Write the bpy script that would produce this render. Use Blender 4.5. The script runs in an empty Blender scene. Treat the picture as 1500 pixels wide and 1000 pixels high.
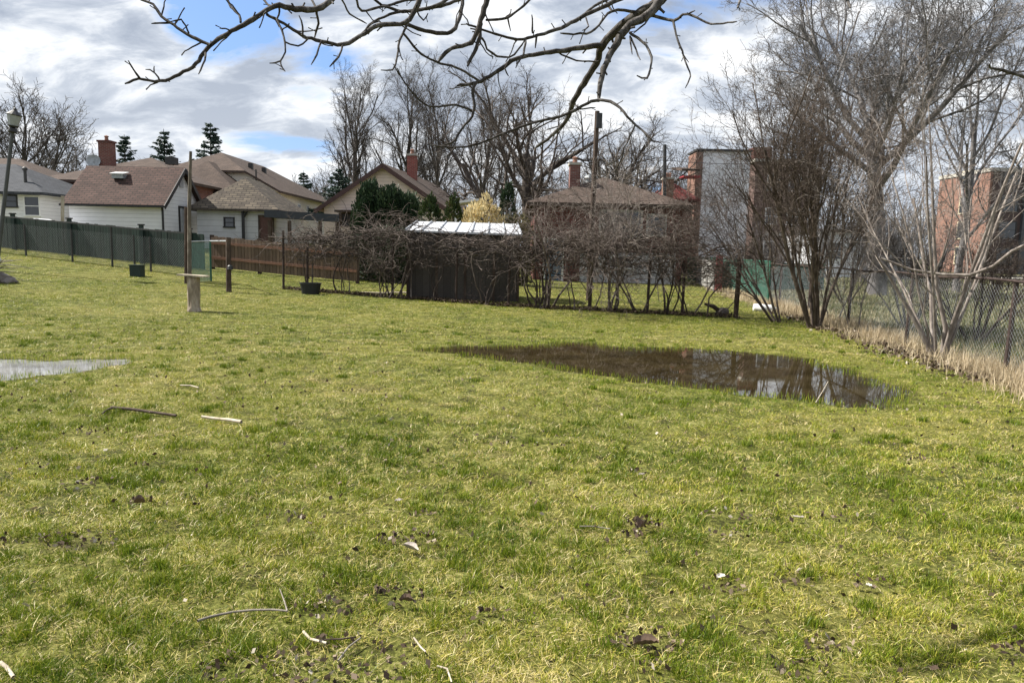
import bpy, math, random
import numpy as np
from mathutils import Vector, Matrix
random.seed(7); rng = np.random.default_rng(11)
SC = bpy.context.scene
COL = SC.collection
R = math.radians
# ---------------------------------------------------------------- camera
FPX, CX, CY, CAMZ = 1083.0, 750.0, 500.0, 1.55
PITCH, ROLL = math.atan(135 / FPX), R(1.2)
F = Vector((0, math.cos(PITCH), -math.sin(PITCH)))
U0 = Vector((0, math.sin(PITCH), math.cos(PITCH))); R0 = Vector((1, 0, 0))
RT = R0 * math.cos(ROLL) + U0 * math.sin(ROLL)
UP = U0 * math.cos(ROLL) - R0 * math.sin(ROLL)
cam = bpy.data.cameras.new('camera'); camo = bpy.data.objects.new('camera', cam); COL.objects.link(camo)
cam.lens = 26.0; cam.sensor_width = 36.0; cam.clip_start = 0.05; cam.clip_end = 3000
M = Matrix((RT, UP, -F)).transposed().to_4x4(); M.translation = (0, 0, CAMZ)
camo.matrix_world = M
SC.camera = camo
SC.render.resolution_x, SC.render.resolution_y = 1024, 682

def W(px, py, Y):
    d = RT * (px - CX) + F * FPX - UP * (py - CY)
    t = Y / d.y
    return Vector((d.x * t, Y, CAMZ + d.z * t))
# ---------------------------------------------------------------- world, sun, exposure
SUN_EL, SUN_FWD = R(47), R(14)
sdir = Vector((-math.cos(SUN_EL) * math.cos(SUN_FWD), math.cos(SUN_EL) * math.sin(SUN_FWD), math.sin(SUN_EL)))
sl = bpy.data.lights.new('sun', 'SUN'); sl.energy = 5.0; sl.angle = R(0.55); sl.color = (1.0, 0.95, 0.86)
so = bpy.data.objects.new('sun', sl); COL.objects.link(so); so.rotation_euler = sdir.to_track_quat('Z', 'Y').to_euler()
SC.view_settings.view_transform = 'Standard'; SC.view_settings.look = 'None'
SC.view_settings.gamma = 1.0; SC.view_settings.exposure = 1.12

class NT:
    def __init__(s, tree): s.t = tree; s.n = tree.nodes; s.l = tree.links
    def add(s, typ, **kw):
        nd = s.n.new(typ)
        for k, v in kw.items():
            if k.startswith('i_'):
                key = k[2:]; nd.inputs[int(key) if key.isdigit() else key.replace('_', ' ')].default_value = v
            else: setattr(nd, k, v)
        return nd
    def link(s, a, b): s.l.new(a, b)
    def math(s, op, a, b=None, clamp=False):
        m = s.n.new('ShaderNodeMath'); m.operation = op; m.use_clamp = clamp
        for i, v in enumerate((a, b)):
            if v is None: continue
            if isinstance(v, (int, float)): m.inputs[i].default_value = v
            else: s.l.new(v, m.inputs[i])
        return m.outputs[0]
    def vmath(s, op, a, b=None):
        m = s.n.new('ShaderNodeVectorMath'); m.operation = op
        for i, v in enumerate((a, b)):
            if v is None: continue
            if isinstance(v, (tuple, list, Vector)): m.inputs[i].default_value = tuple(v)
            else: s.l.new(v, m.inputs[i])
        return m
    def noise(s, vec, scale, detail=4, rough=0.55, dist=0.0):
        m = s.n.new('ShaderNodeTexNoise'); m.inputs['Scale'].default_value = scale
        m.inputs['Detail'].default_value = detail; m.inputs['Roughness'].default_value = rough
        m.inputs['Distortion'].default_value = dist
        if vec is not None: s.l.new(vec, m.inputs['Vector'])
        return m
    def ramp(s, fac, stops):
        m = s.n.new('ShaderNodeValToRGB'); e = m.color_ramp.elements
        while len(e) < len(stops): e.new(0.5)
        for el, (p, c) in zip(e, stops):
            el.position = p; el.color = c if len(c) == 4 else (*c, 1)
        s.l.new(fac, m.inputs[0]); return m.outputs[0]
    def mix(s, fac, a, b):
        m = s.n.new('ShaderNodeMix'); m.data_type = 'RGBA'
        for sock, v in ((m.inputs[0], fac), (m.inputs[6], a), (m.inputs[7], b)):
            if isinstance(v, (int, float)): sock.default_value = v
            elif isinstance(v, (tuple, list)): sock.default_value = (*v[:3], 1)
            else: s.l.new(v, sock)
        return m.outputs[2]

wd = bpy.data.worlds.new('World'); SC.world = wd; wd.use_nodes = True
n = NT(wd.node_tree); n.n.clear()
out = n.add('ShaderNodeOutputWorld'); bg = n.add('ShaderNodeBackground'); bg.inputs[1].default_value = 0.1
n.link(bg.outputs[0], out.inputs[0])
sky = n.add('ShaderNodeTexSky', sky_type='NISHITA', sun_disc=False, sun_elevation=SUN_EL, sun_rotation=-(math.pi / 2 - SUN_FWD))
tc = n.add('ShaderNodeTexCoord'); dirn = tc.outputs['Generated']
sep = n.add('ShaderNodeSeparateXYZ'); n.link(dirn, sep.inputs[0])
den = n.math('MAXIMUM', n.math('ADD', sep.outputs[2], 0.32), 0.05)
cmb = n.add('ShaderNodeCombineXYZ')
n.link(n.math('DIVIDE', sep.outputs[0], den), cmb.inputs[0]); n.link(n.math('DIVIDE', sep.outputs[1], den), cmb.inputs[1])
cmb.inputs[2].default_value = 3.7
# wind-drawn streaks: rotate the cloud field a little and stretch it
mp = n.add('ShaderNodeMapping'); n.link(cmb.outputs[0], mp.inputs[0]); mp.inputs['Rotation'].default_value = (0, 0, R(20)); mp.inputs['Scale'].default_value = (1.1, 1.6, 1)
nA = n.noise(mp.outputs[0], 1.5, 9, 0.56, 0.3).outputs[0]
nB = n.noise(mp.outputs[0], 4.2, 10, 0.60, 0.35).outputs[0]
nC = n.noise(mp.outputs[0], 1.1, 5, 0.5, 0.2).outputs[0]
cover = n.math('ADD', n.math('MULTIPLY', nA, 0.58), n.math('MULTIPLY', nB, 0.42))
def blob(px, py, sx, sz, amt, prev):
    d0 = (RT * (px - CX) + F * FPX - UP * (py - CY)).normalized()
    df = n.vmath('MULTIPLY', n.vmath('SUBTRACT', dirn, tuple(d0)).outputs[0], (1 / sx, 1 / sx, 1 / sz))
    ln = n.vmath('LENGTH', df.outputs[0]).outputs['Value']
    g = n.math('MULTIPLY', n.math('SUBTRACT', 1.0, ln, clamp=True), amt)
    return n.math('SUBTRACT', prev, g)
cov = n.math('ADD', cover, 0.15)
for b in ((340, 20, 0.13, 0.08, 0.34), (430, 212, 0.12, 0.025, 0.30), (960, 30, 0.12, 0.07, 0.20), (1130, -10, .16, .06, .3), (490, 85, .06, .03, .14), (960, 275, .08, .02, .12)):
    cov = blob(*b, cov)
mask = n.ramp(cov, [(0.46, (0, 0, 0)), (0.545, (1, 1, 1))])
shade = n.ramp(n.math('ADD', n.math('MULTIPLY', nB, 0.68), n.math('MULTIPLY', nC, 0.32)), [(0.39, (5.5, 5.55, 5.6)), (0.45, (4.1, 4.3, 4.6)), (0.50, (2.7, 3.0, 3.5)), (0.57, (1.8, 2.1, 2.65))])
blue = n.mix(0.6, sky.outputs[0], (0.75, 1.7, 4.0))
low = n.math('SUBTRACT', 1.0, n.math('MULTIPLY', sep.outputs[2], 3.2), clamp=True)      # clouds pale towards the horizon
shade = n.mix(n.math('MULTIPLY', low, 0.5), shade, (4.2, 4.4, 4.6))
cloudy = n.mix(mask, blue, shade)
n.link(cloudy, bg.inputs[0])
# ---------------------------------------------------------------- noise and terrain
def _h(ix, iy, s):
    v = np.sin(ix * 127.1 + iy * 311.7 + s * 74.7) * 43758.5453
    return v - np.floor(v)
def vnoise(x, y, s=0):
    x = np.asarray(x, float); y = np.asarray(y, float)
    ix, iy = np.floor(x), np.floor(y); fx, fy = x - ix, y - iy
    fx = fx * fx * (3 - 2 * fx); fy = fy * fy * (3 - 2 * fy)
    return (_h(ix, iy, s) * (1 - fx) + _h(ix + 1, iy, s) * fx) * (1 - fy) + (_h(ix, iy + 1, s) * (1 - fx) + _h(ix + 1, iy + 1, s) * fx) * fy
def fbm(x, y, s=0, o=4):
    a, t, w = 0.0, 0.0, 1.0
    for k in range(o):
        a = a + w * vnoise(x * 2 ** k, y * 2 ** k, s + k * 13); t += w; w *= 0.55
    return a / t
def gpix(px, py, z=0.0):
    d = RT * (px - CX) + F * FPX - UP * (py - CY)
    t = (z - CAMZ) / d.z
    return (d.x * t, d.y * t)
PUD_R = [(590, 512), (640, 508), (700, 506), (750, 506), (790, 504), (820, 501), (870, 502), (900, 508), (930, 510), (1000, 509), (1060, 512), (1120, 519), (1180, 525), (1230, 538), (1270, 552), (1310, 565), (1342, 580), (1330, 592), (1290, 599), (1230, 594), (1170, 586), (1110, 582), (1050, 575), (1000, 567), (960, 563), (900, 553), (850, 547), (800, 538), (750, 530), (700, 523), (650, 518)]
PUD_L = [(-90, 524), (-40, 527), (0, 526), (60, 529), (110, 527), (150, 528), (192, 525), (172, 535), (140, 541), (100, 546), (60, 551), (20, 556), (-40, 560), (-100, 566)]
PR = np.array([gpix(*p) for p in PUD_R]); PL = np.array([gpix(*p) for p in PUD_L])
def sdist(poly, X, Y):
    "signed distance, negative inside"
    X = np.asarray(X, float); Y = np.asarray(Y, float)
    d2 = np.full(X.shape, 1e9); ins = np.zeros(X.shape, bool)
    for i in range(len(poly)):
        ax, ay = poly[i]; bx, by = poly[(i + 1) % len(poly)]
        ex, ey = bx - ax, by - ay; wx, wy = X - ax, Y - ay
        t = np.clip((wx * ex + wy * ey) / (ex * ex + ey * ey), 0, 1)
        d2 = np.minimum(d2, (wx - ex * t) ** 2 + (wy - ey * t) ** 2)
        c = ((ay > Y) != (by > Y)) & (X < (bx - ax) * (Y - ay) / (by - ay + 1e-12) + ax)
        ins ^= c
    d = np.sqrt(d2)
    return np.where(ins, -d, d)
def pudd(X, Y):
    X = np.asarray(X, float); Y = np.asarray(Y, float)
    w = (fbm(X * 2.2, Y * 4.0, 41, 4) - 0.5) * 0.42
    near = (Y > 4) & (Y < 16) & (np.abs(X) < 14)
    d = np.full(X.shape, 5.0)
    d[near] = np.minimum(sdist(PR, X[near], Y[near]), sdist(PL, X[near], Y[near])) + w[near]
    return d
def softp(v, k=2.0): return np.where(v > 20 * k, v, k * np.log1p(np.exp(np.clip(v / k, -30, 30))))
def big(X, Y):
    p = 0.0042 * softp(np.minimum(Y, 60) - 15) * softp(np.minimum(-X, 40))
    return 1.7 * np.tanh(p / 1.7)
def H(X, Y, fine=True):
    X = np.atleast_1d(np.asarray(X, float)); Y = np.atleast_1d(np.asarray(Y, float))
    z = big(X, Y)
    if fine:
        d = pudd(X, Y)
        k = np.clip((d - 0.02) / 0.8, 0, 1)
        z = z + (0.012 + 0.05 * (fbm(X * 0.5, Y * 0.5, 3, 3) - 0.42) + 0.028 * (fbm(X * 2.5, Y * 2.5, 9, 3) - 0.42)) * k
        z = z - 0.03 * np.clip(-d / 0.5, 0, 1) + 0.006 * np.clip(d / 0.1, -1, 1)
    return z
def gz(x, y): return float(H(x, y, False)[0])
# ---------------------------------------------------------------- materials
MATS = {}
def pm(name):
    m = bpy.data.materials.new(name); m.use_nodes = True
    t = NT(m.node_tree); b = t.n['Principled BSDF']; return m, t, b
def bump(t, b, h, strength=0.3, dist=0.02):
    bp = t.add('ShaderNodeBump'); bp.inputs['Strength'].default_value = strength; bp.inputs['Distance'].default_value = dist
    t.link(h, bp.inputs['Height']); t.link(bp.outputs[0], b.inputs['Normal'])
def mat_plain(name, c, rough=0.7, metal=0.0, var=0.25, scale=6.0, spec=0.4):
    if name in MATS: return MATS[name]
    m, t, b = pm(name); tc = t.add('ShaderNodeTexCoord')
    nz = t.noise(tc.outputs['Object'], scale, 6, 0.65).outputs[0]
    a = tuple(v * (1 - var) for v in c); d = tuple(min(1, v * (1 + var)) for v in c)
    t.link(t.ramp(nz, [(0.3, a), (0.7, d)]), b.inputs['Base Color'])
    b.inputs['Roughness'].default_value = rough; b.inputs['Metallic'].default_value = metal
    b.inputs['Specular IOR Level'].default_value = spec
    bump(t, b, nz, 0.15, 0.01); MATS[name] = m; return m
def mat_bark(name, c, c2=None, scale=14):
    if name in MATS: return MATS[name]
    m, t, b = pm(name); tc = t.add('ShaderNodeTexCoord')
    mpn = t.add('ShaderNodeMapping'); mpn.inputs['Scale'].default_value = (1, 1, 0.35); t.link(tc.outputs['Object'], mpn.inputs[0])
    nz = t.noise(mpn.outputs[0], scale, 6, 0.7).outputs[0]
    n2 = t.noise(tc.outputs['Object'], 1.7, 3, 0.5).outputs[0]
    c2 = c2 or tuple(v * 1.9 for v in c)
    col = t.ramp(t.math('ADD', t.math('MULTIPLY', nz, 0.7), t.math('MULTIPLY', n2, 0.3)), [(0.36, tuple(v * 0.55 for v in c)), (0.5, c), (0.66, c2)])
    t.link(col, b.inputs['Base Color']); b.inputs['Roughness'].default_value = 0.9; b.inputs['Specular IOR Level'].default_value = 0.2
    bump(t, b, nz, 0.6, 0.02); MATS[name] = m; return m
def mat_siding(name, c, pitch=0.15, dirt=0.25):
    if name in MATS: return MATS[name]
    m, t, b = pm(name); uv = t.add('ShaderNodeUVMap'); sp = t.add('ShaderNodeSeparateXYZ'); t.link(uv.outputs[0], sp.inputs[0])
    fr = t.math('FRACT', t.math('DIVIDE', sp.outputs[1], pitch))
    line = t.ramp(fr, [(0.0, (0, 0, 0)), (0.12, (1, 1, 1))])
    nz = t.noise(uv.outputs[0], 0.9, 6, 0.7).outputs[0]
    base = t.ramp(nz, [(0.3, tuple(v * (1 - dirt) for v in c)), (0.7, c)])
    t.link(t.mix(line, tuple(v * 0.45 for v in c), base), b.inputs['Base Color'])
    b.inputs['Roughness'].default_value = 0.6; bump(t, b, fr, 0.7, 0.02); MATS[name] = m; return m
def mat_brick(name, c1, c2, mortar, w=0.24, h=0.08, ms=0.012, blotch=0.35):
    if name in MATS: return MATS[name]
    m, t, b = pm(name); uv = t.add('ShaderNodeUVMap')
    bt = t.add('ShaderNodeTexBrick'); t.link(uv.outputs[0], bt.inputs['Vector'])
    bt.inputs['Color1'].default_value = (*c1, 1); bt.inputs['Color2'].default_value = (*c2, 1); bt.inputs['Mortar'].default_value = (*mortar, 1)
    bt.inputs['Scale'].default_value = 1; bt.inputs['Brick Width'].default_value = w; bt.inputs['Row Height'].default_value = h
    bt.inputs['Mortar Size'].default_value = ms; bt.inputs['Bias'].default_value = 0.1
    nz = t.noise(uv.outputs[0], 1.3, 6, 0.7).outputs[0]
    k = t.ramp(nz, [(0.3, (1 - blotch,) * 3), (0.7, (1.15,) * 3)])
    mm = t.vmath('MULTIPLY', bt.outputs['Color'], k)
    t.link(mm.outputs[0], b.inputs['Base Color']); b.inputs['Roughness'].default_value = 0.9
    b.inputs['Specular IOR Level'].default_value = 0.2
    bump(t, b, t.math('SUBTRACT', 1.0, bt.outputs['Fac']), 0.5, 0.012); MATS[name] = m; return m
def mat_boards(name, c, pitch=0.14, gap=0.08, var=0.4):
    if name in MATS: return MATS[name]
    m, t, b = pm(name); uv = t.add('ShaderNodeUVMap'); sp = t.add('ShaderNodeSeparateXYZ'); t.link(uv.outputs[0], sp.inputs[0])
    q = t.math('DIVIDE', sp.outputs[0], pitch); fr = t.math('FRACT', q); fl = t.math('FLOOR', q)
    wn = t.add('ShaderNodeTexWhiteNoise', noise_dimensions='1D'); t.link(fl, wn.inputs['W'])
    mpn = t.add('ShaderNodeMapping'); mpn.inputs['Scale'].default_value = (9, 1.1, 1); t.link(uv.outputs[0], mpn.inputs[0])
    nz = t.noise(mpn.outputs[0], 2.2, 6, 0.7).outputs[0]
    v = t.math('ADD', t.math('MULTIPLY', wn.outputs[0], 0.5), t.math('MULTIPLY', nz, 0.5))
    base = t.ramp(v, [(0.15, tuple(x * (1 - var) for x in c)), (0.85, tuple(min(1, x * (1 + var)) for x in c))])
    line = t.ramp(fr, [(0.0, (0, 0, 0)), (gap, (1, 1, 1))])
    t.link(t.mix(line, tuple(x * 0.2 for x in c), base), b.inputs['Base Color'])
    b.inputs['Roughness'].default_value = 0.85; bump(t, b, v, 0.4, 0.01); MATS[name] = m; return m
def mat_foliage(name, stops, rough=0.7, trans=0.25):
    "leaf material: colour from the per-leaf 'rnd' attribute"
    if name in MATS: return MATS[name]
    m, t, b = pm(name)
    at = t.add('ShaderNodeAttribute', attribute_name='rnd')
    col = t.ramp(at.outputs['Fac'], stops)
    t.link(col, b.inputs['Base Color']); b.inputs['Roughness'].default_value = rough; b.inputs['Specular IOR Level'].default_value = 0.25
    if trans:
        tr = t.add('ShaderNodeBsdfTranslucent'); t.link(col, tr.inputs[0])
        mx = t.add('ShaderNodeMixShader'); mx.inputs[0].default_value = trans
        t.link(b.outputs[0], mx.inputs[1]); t.link(tr.outputs[0], mx.inputs[2])
        t.link(mx.outputs[0], t.n['Material Output'].inputs['Surface'])
    MATS[name] = m; return m
def mat_glass():
    if 'window_glass' in MATS: return MATS['window_glass']
    m, t, b = pm('window_glass'); b.inputs['Base Color'].default_value = (0.03, 0.035, 0.04, 1)
    b.inputs['Roughness'].default_value = 0.06; b.inputs['Specular IOR Level'].default_value = 0.8
    MATS['window_glass'] = m; return m

siding_white = mat_siding('white_siding', (0.80, 0.80, 0.82), 0.19, 0.15)
siding_cream = mat_siding('cream_siding', (0.80, 0.66, 0.58), 0.2)
stucco = mat_plain('cream_stucco', (0.68, 0.64, 0.57), 0.9, var=0.1, scale=3)
white_stucco = mat_plain('white_stucco', (0.74, 0.75, 0.78), 0.9, var=0.12, scale=0.8)
brick_red = mat_brick('red_brick', (0.20, 0.062, 0.045), (0.15, 0.048, 0.038), (0.22, 0.18, 0.16))
brick_dark = mat_brick('dark_red_brick', (0.16, 0.045, 0.04), (0.11, 0.035, 0.03), (0.12, 0.09, 0.08))
brick_orange = mat_brick('orange_brick', (0.25, 0.135, 0.10), (0.19, 0.095, 0.075), (0.28, 0.2, 0.16))
sh_maroon = mat_brick('maroon_shingles', (0.105, 0.062, 0.052), (0.068, 0.041, 0.035), (0.03, 0.025, 0.022), 0.35, 0.15, 0.018, 0.3)
sh_brown = mat_brick('brown_shingles', (0.105, 0.076, 0.062), (0.075, 0.055, 0.046), (0.05, 0.038, 0.032), 0.35, 0.15, 0.012, 0.3)
sh_tan = mat_brick('tan_shingles', (0.17, 0.14, 0.105), (0.09, 0.074, 0.06), (0.04, 0.035, 0.03), 0.4, 0.17, 0.02, 0.45)
sh_grey = mat_brick('grey_shingles', (0.07, 0.075, 0.085), (0.05, 0.055, 0.065), (0.03, 0.03, 0.035), 0.35, 0.15, 0.012, 0.3)
boards_brown = mat_boards('brown_boards', (0.14, 0.095, 0.065))
boards_green = mat_boards('green_boards', (0.011, 0.026, 0.020), 0.12, 0.12, 0.5)
boards_dark = mat_boards('weathered_dark_boards', (0.06, 0.052, 0.046), 0.2, 0.07, 0.35)
boards_grey = mat_boards('grey_boards', (0.30, 0.29, 0.28), 0.15, 0.1, 0.35)
glass = mat_glass()
white_paint = mat_plain('white_paint', (0.72, 0.72, 0.72), 0.5, var=0.08)
black_paint = mat_plain('black_paint', (0.02, 0.02, 0.022), 0.5, var=0.2)
dark_metal = mat_plain('dark_metal', (0.05, 0.05, 0.05), 0.5, 0.5)
galv = mat_plain('galvanised_metal', (0.30, 0.32, 0.33), 0.5, 0.4)
rust = mat_plain('rusty_metal', (0.045, 0.03, 0.026), 0.8, 0.2, 0.5, 20)
green_vinyl = mat_plain('green_vinyl', (0.015, 0.10, 0.065), 0.5, 0, 0.2)
weathered = mat_bark('weathered_wood', (0.24, 0.21, 0.18), (0.48, 0.45, 0.40), 10)
dark_wood = mat_bark('dark_wood', (0.07, 0.05, 0.04), (0.13, 0.10, 0.08), 10)
pale_wood = mat_bark('pale_wood', (0.42, 0.36, 0.28), (0.62, 0.56, 0.46), 10)
concrete = mat_plain('concrete', (0.38, 0.36, 0.32), 0.9, 0, 0.15)
# ---------------------------------------------------------------- mesh building
def tag(o, label=None, cat=None, group=None, kind=None):
    if label: o['label'] = label
    if cat: o['category'] = cat
    if group: o['group'] = group
    if kind: o['kind'] = kind
    return o
def empty(name, loc, label=None, cat=None, group=None):
    o = bpy.data.objects.new(name, None); COL.objects.link(o); o.location = loc; o.empty_display_size = 0.3
    return tag(o, label, cat, group)
def link_mesh(name, me, mat, parent=None, origin=(0, 0, 0)):
    me.materials.append(mat); o = bpy.data.objects.new(name, me); COL.objects.link(o)
    if parent is not None: o.parent = parent
    else: o.location = origin
    return o
def world_loc(o):
    v = Vector(o.location)
    while o.parent is not None: o = o.parent; v = v + Vector(o.location)
    return v
class MB:
    def __init__(s): s.v = []; s.f = []
    def poly(s, pts):
        b = len(s.v); s.v += [tuple(p) for p in pts]; s.f.append(tuple(range(b, b + len(pts)))); return s
    def box(s, x0, x1, y0, y1, z0, z1):
        b = len(s.v)
        s.v += [(x, y, z) for z in (z0, z1) for y in (y0, y1) for x in (x0, x1)]
        for q in ((0, 2, 3, 1), (4, 5, 7, 6), (0, 1, 5, 4), (2, 6, 7, 3), (0, 4, 6, 2), (1, 3, 7, 5)): s.f.append(tuple(b + i for i in q))
        return s
    def bar(s, a, c, w, t=None, up=(0, 0, 1)):
        "rectangular bar from a to c"
        a = Vector(a); c = Vector(c); t = t or w; d = (c - a).normalized(); up = Vector(up)
        if abs(d.dot(up)) > 0.98: up = Vector((0, 1, 0))
        r = d.cross(up).normalized(); u = r.cross(d).normalized(); b = len(s.v)
        for p in (a, c):
            for i, j in ((-1, -1), (1, -1), (1, 1), (-1, 1)): s.v.append(tuple(p + r * (i * w / 2) + u * (j * t / 2)))
        for q in ((0, 1, 2, 3), (7, 6, 5, 4), (0, 4, 5, 1), (1, 5, 6, 2), (2, 6, 7, 3), (3, 7, 4, 0)): s.f.append(tuple(b + i for i in q))
        return s
    def tube(s, a, c, r, r2=None, n=8):
        a = Vector(a); c = Vector(c); r2 = r if r2 is None else r2; d = (c - a).normalized()
        q = d.orthogonal().normalized(); w = d.cross(q); b = len(s.v)
        for p, rr in ((a, r), (c, r2)):
            for k in range(n):
                an = 2 * math.pi * k / n; s.v.append(tuple(p + (q * math.cos(an) + w * math.sin(an)) * rr))
        for k in range(n): s.f.append((b + k, b + (k + 1) % n, b + n + (k + 1) % n, b + n + k))
        s.f.append(tuple(b + k for k in range(n))[::-1]); s.f.append(tuple(b + n + k for k in range(n)))
        return s
    def lathe(s, c, prof, n=12, ax=None):
        "prof: (radius, z) from bottom to top"
        b = len(s.v); c = Vector(c); ax = (ax or Vector((0, 0, 1))).normalized(); q = ax.orthogonal().normalized(); w = ax.cross(q)
        for r_, z in prof:
            for k in range(n):
                an = 2 * math.pi * k / n; s.v.append(tuple(c + ax * z + (q * math.cos(an) + w * math.sin(an)) * r_))
        for i in range(len(prof) - 1):
            for k in range(n): s.f.append((b + i * n + k, b + i * n + (k + 1) % n, b + (i + 1) * n + (k + 1) % n, b + (i + 1) * n + k))
        s.f.append(tuple(b + k for k in range(n))[::-1]); s.f.append(tuple(b + (len(prof) - 1) * n + k for k in range(n)))
        return s
    def slab(s, pts, faces, t):
        "faces over pts, thickened downwards by t with closed edges"
        b = len(s.v); N = len(pts); s.v += [tuple(p) for p in pts] + [(p[0], p[1], p[2] - t) for p in pts]
        edges = {}
        for f in faces:
            s.f.append(tuple(b + i for i in f)); s.f.append(tuple(b + N + i for i in f[::-1]))
            for i in range(len(f)):
                e = (f[i], f[(i + 1) % len(f)]); edges[e] = 1
        for (i, j) in edges:
            if (j, i) not in edges: s.f.append((b + j, b + i, b + N + i, b + N + j))
        return s
    def build(s, name, mat, parent=None, smooth=False):
        org = world_loc(parent) if parent is not None else Vector((np.mean([v[0] for v in s.v]), np.mean([v[1] for v in s.v]), min(v[2] for v in s.v)))
        me = bpy.data.meshes.new(name)
        me.from_pydata([(v[0] - org.x, v[1] - org.y, v[2] - org.z) for v in s.v], [], s.f)
        uvl = me.uv_layers.new(name='UVMap')
        for p in me.polygons:
            nn = p.normal
            if abs(nn.z) > 0.97: t_, b_ = Vector((1, 0, 0)), Vector((0, 1, 0))
            else: t_ = Vector((0, 0, 1)).cross(nn).normalized(); b_ = nn.cross(t_)
            for li in p.loop_indices:
                co = Vector(s.v[me.loops[li].vertex_index]); uvl.data[li].uv = (co.dot(t_), co.dot(b_))
        if smooth: me.polygons.foreach_set('use_smooth', [True] * len(me.polygons))
        return link_mesh(name, me, mat, parent, org)
def np_mesh(name, V, faces_flat, sizes, mat, parent=None, origin=None, attr=None, smooth=False):
    "V (n,3); faces_flat: loop vertex indices; sizes: loops per face; attr: per-vertex float 'rnd'"
    org = np.array(world_loc(parent)) if parent is not None else np.array(origin if origin is not None else (0, 0, 0), float)
    me = bpy.data.meshes.new(name); V = (V - org).astype(np.float32)
    me.vertices.add(len(V)); me.vertices.foreach_set('co', V.ravel())
    me.loops.add(len(faces_flat)); me.loops.foreach_set('vertex_index', np.asarray(faces_flat, np.int32))
    sizes = np.asarray(sizes, np.int32); me.polygons.add(len(sizes))
    st = np.zeros(len(sizes), np.int32); st[1:] = np.cumsum(sizes)[:-1]
    me.polygons.foreach_set('loop_start', st)
    if smooth: me.polygons.foreach_set('use_smooth', np.ones(len(sizes), bool))
    me.update(calc_edges=True)
    if attr is not None:
        a = me.attributes.new('rnd', 'FLOAT', 'POINT'); a.data.foreach_set('value', np.asarray(attr, np.float32))
    return link_mesh(name, me, mat, parent, tuple(org))
class Tubes:
    "many tapering tubes at once; paths with the same number of points are built together"
    def __init__(s): s.g = {}
    def add(s, pts, rad, sides=3): s.g.setdefault((len(pts), sides), []).append((pts, rad))
    def build(s, name, mat, parent=None, origin=None):
        VV, FF, base = [], [], 0
        for (k, m), lst in s.g.items():
            P = np.array([a for a, _ in lst], float); Rr = np.array([b for _, b in lst], float)
            T = np.gradient(P, axis=1); T /= (np.linalg.norm(T, axis=2, keepdims=True) + 1e-9)
            ref = np.zeros_like(T); mean = T.mean(axis=1); ax = np.argmin(np.abs(mean), axis=1)
            for i in range(3): ref[ax == i, :, i] = 1
            A = np.cross(T, ref); A /= (np.linalg.norm(A, axis=2, keepdims=True) + 1e-9); B = np.cross(T, A)
            an = np.arange(m) * 2 * math.pi / m
            ring = P[:, :, None] + Rr[:, :, None, None] * (np.cos(an)[None, None, :, None] * A[:, :, None] + np.sin(an)[None, None, :, None] * B[:, :, None])
            n_ = len(lst); VV.append(ring.reshape(-1, 3))
            idx = (np.arange(n_) * k * m)[:, None, None] + (np.arange(k - 1) * m)[None, :, None] + np.arange(m)[None, None, :]
            nx = (np.arange(n_) * k * m)[:, None, None] + (np.arange(k - 1) * m)[None, :, None] + ((np.arange(m) + 1) % m)[None, None, :]
            q = np.stack([idx, nx, nx + m, idx + m], axis=-1) + base
            FF.append(q.reshape(-1, 4)); base += n_ * k * m
        V = np.concatenate(VV); Fq = np.concatenate(FF)
        if parent is None and origin is None: origin = (V[:, 0].mean(), V[:, 1].mean(), V[:, 2].min())
        return np_mesh(name, V, Fq.ravel(), np.full(len(Fq), 4), mat, parent, origin, smooth=True)
def leafmesh(name, C, size, mat, parent=None, origin=None, rnd=None, aspect=0.5, orient=None, r_=rng):
    "one bent diamond leaf per centre: C (n,3), size (n,)"
    n_ = len(C); size = np.broadcast_to(size, (n_,))
    D = r_.normal(size=(n_, 3)) if orient is None else orient + r_.normal(size=(n_, 3)) * 0.35
    D /= np.linalg.norm(D, axis=1, keepdims=True)
    E = np.cross(D, r_.normal(size=(n_, 3))); E /= np.linalg.norm(E, axis=1, keepdims=True)
    s1 = size[:, None]
    V = np.stack([C - D * s1 * 0.5, C + E * s1 * aspect * 0.5, C + D * s1 * 0.5, C - E * s1 * aspect * 0.5], 1).reshape(-1, 3)
    if rnd is None: rnd = r_.random(n_)
    return np_mesh(name, V, np.arange(4 * n_), np.full(n_, 4), mat, parent, origin, attr=np.repeat(rnd, 4))
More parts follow.
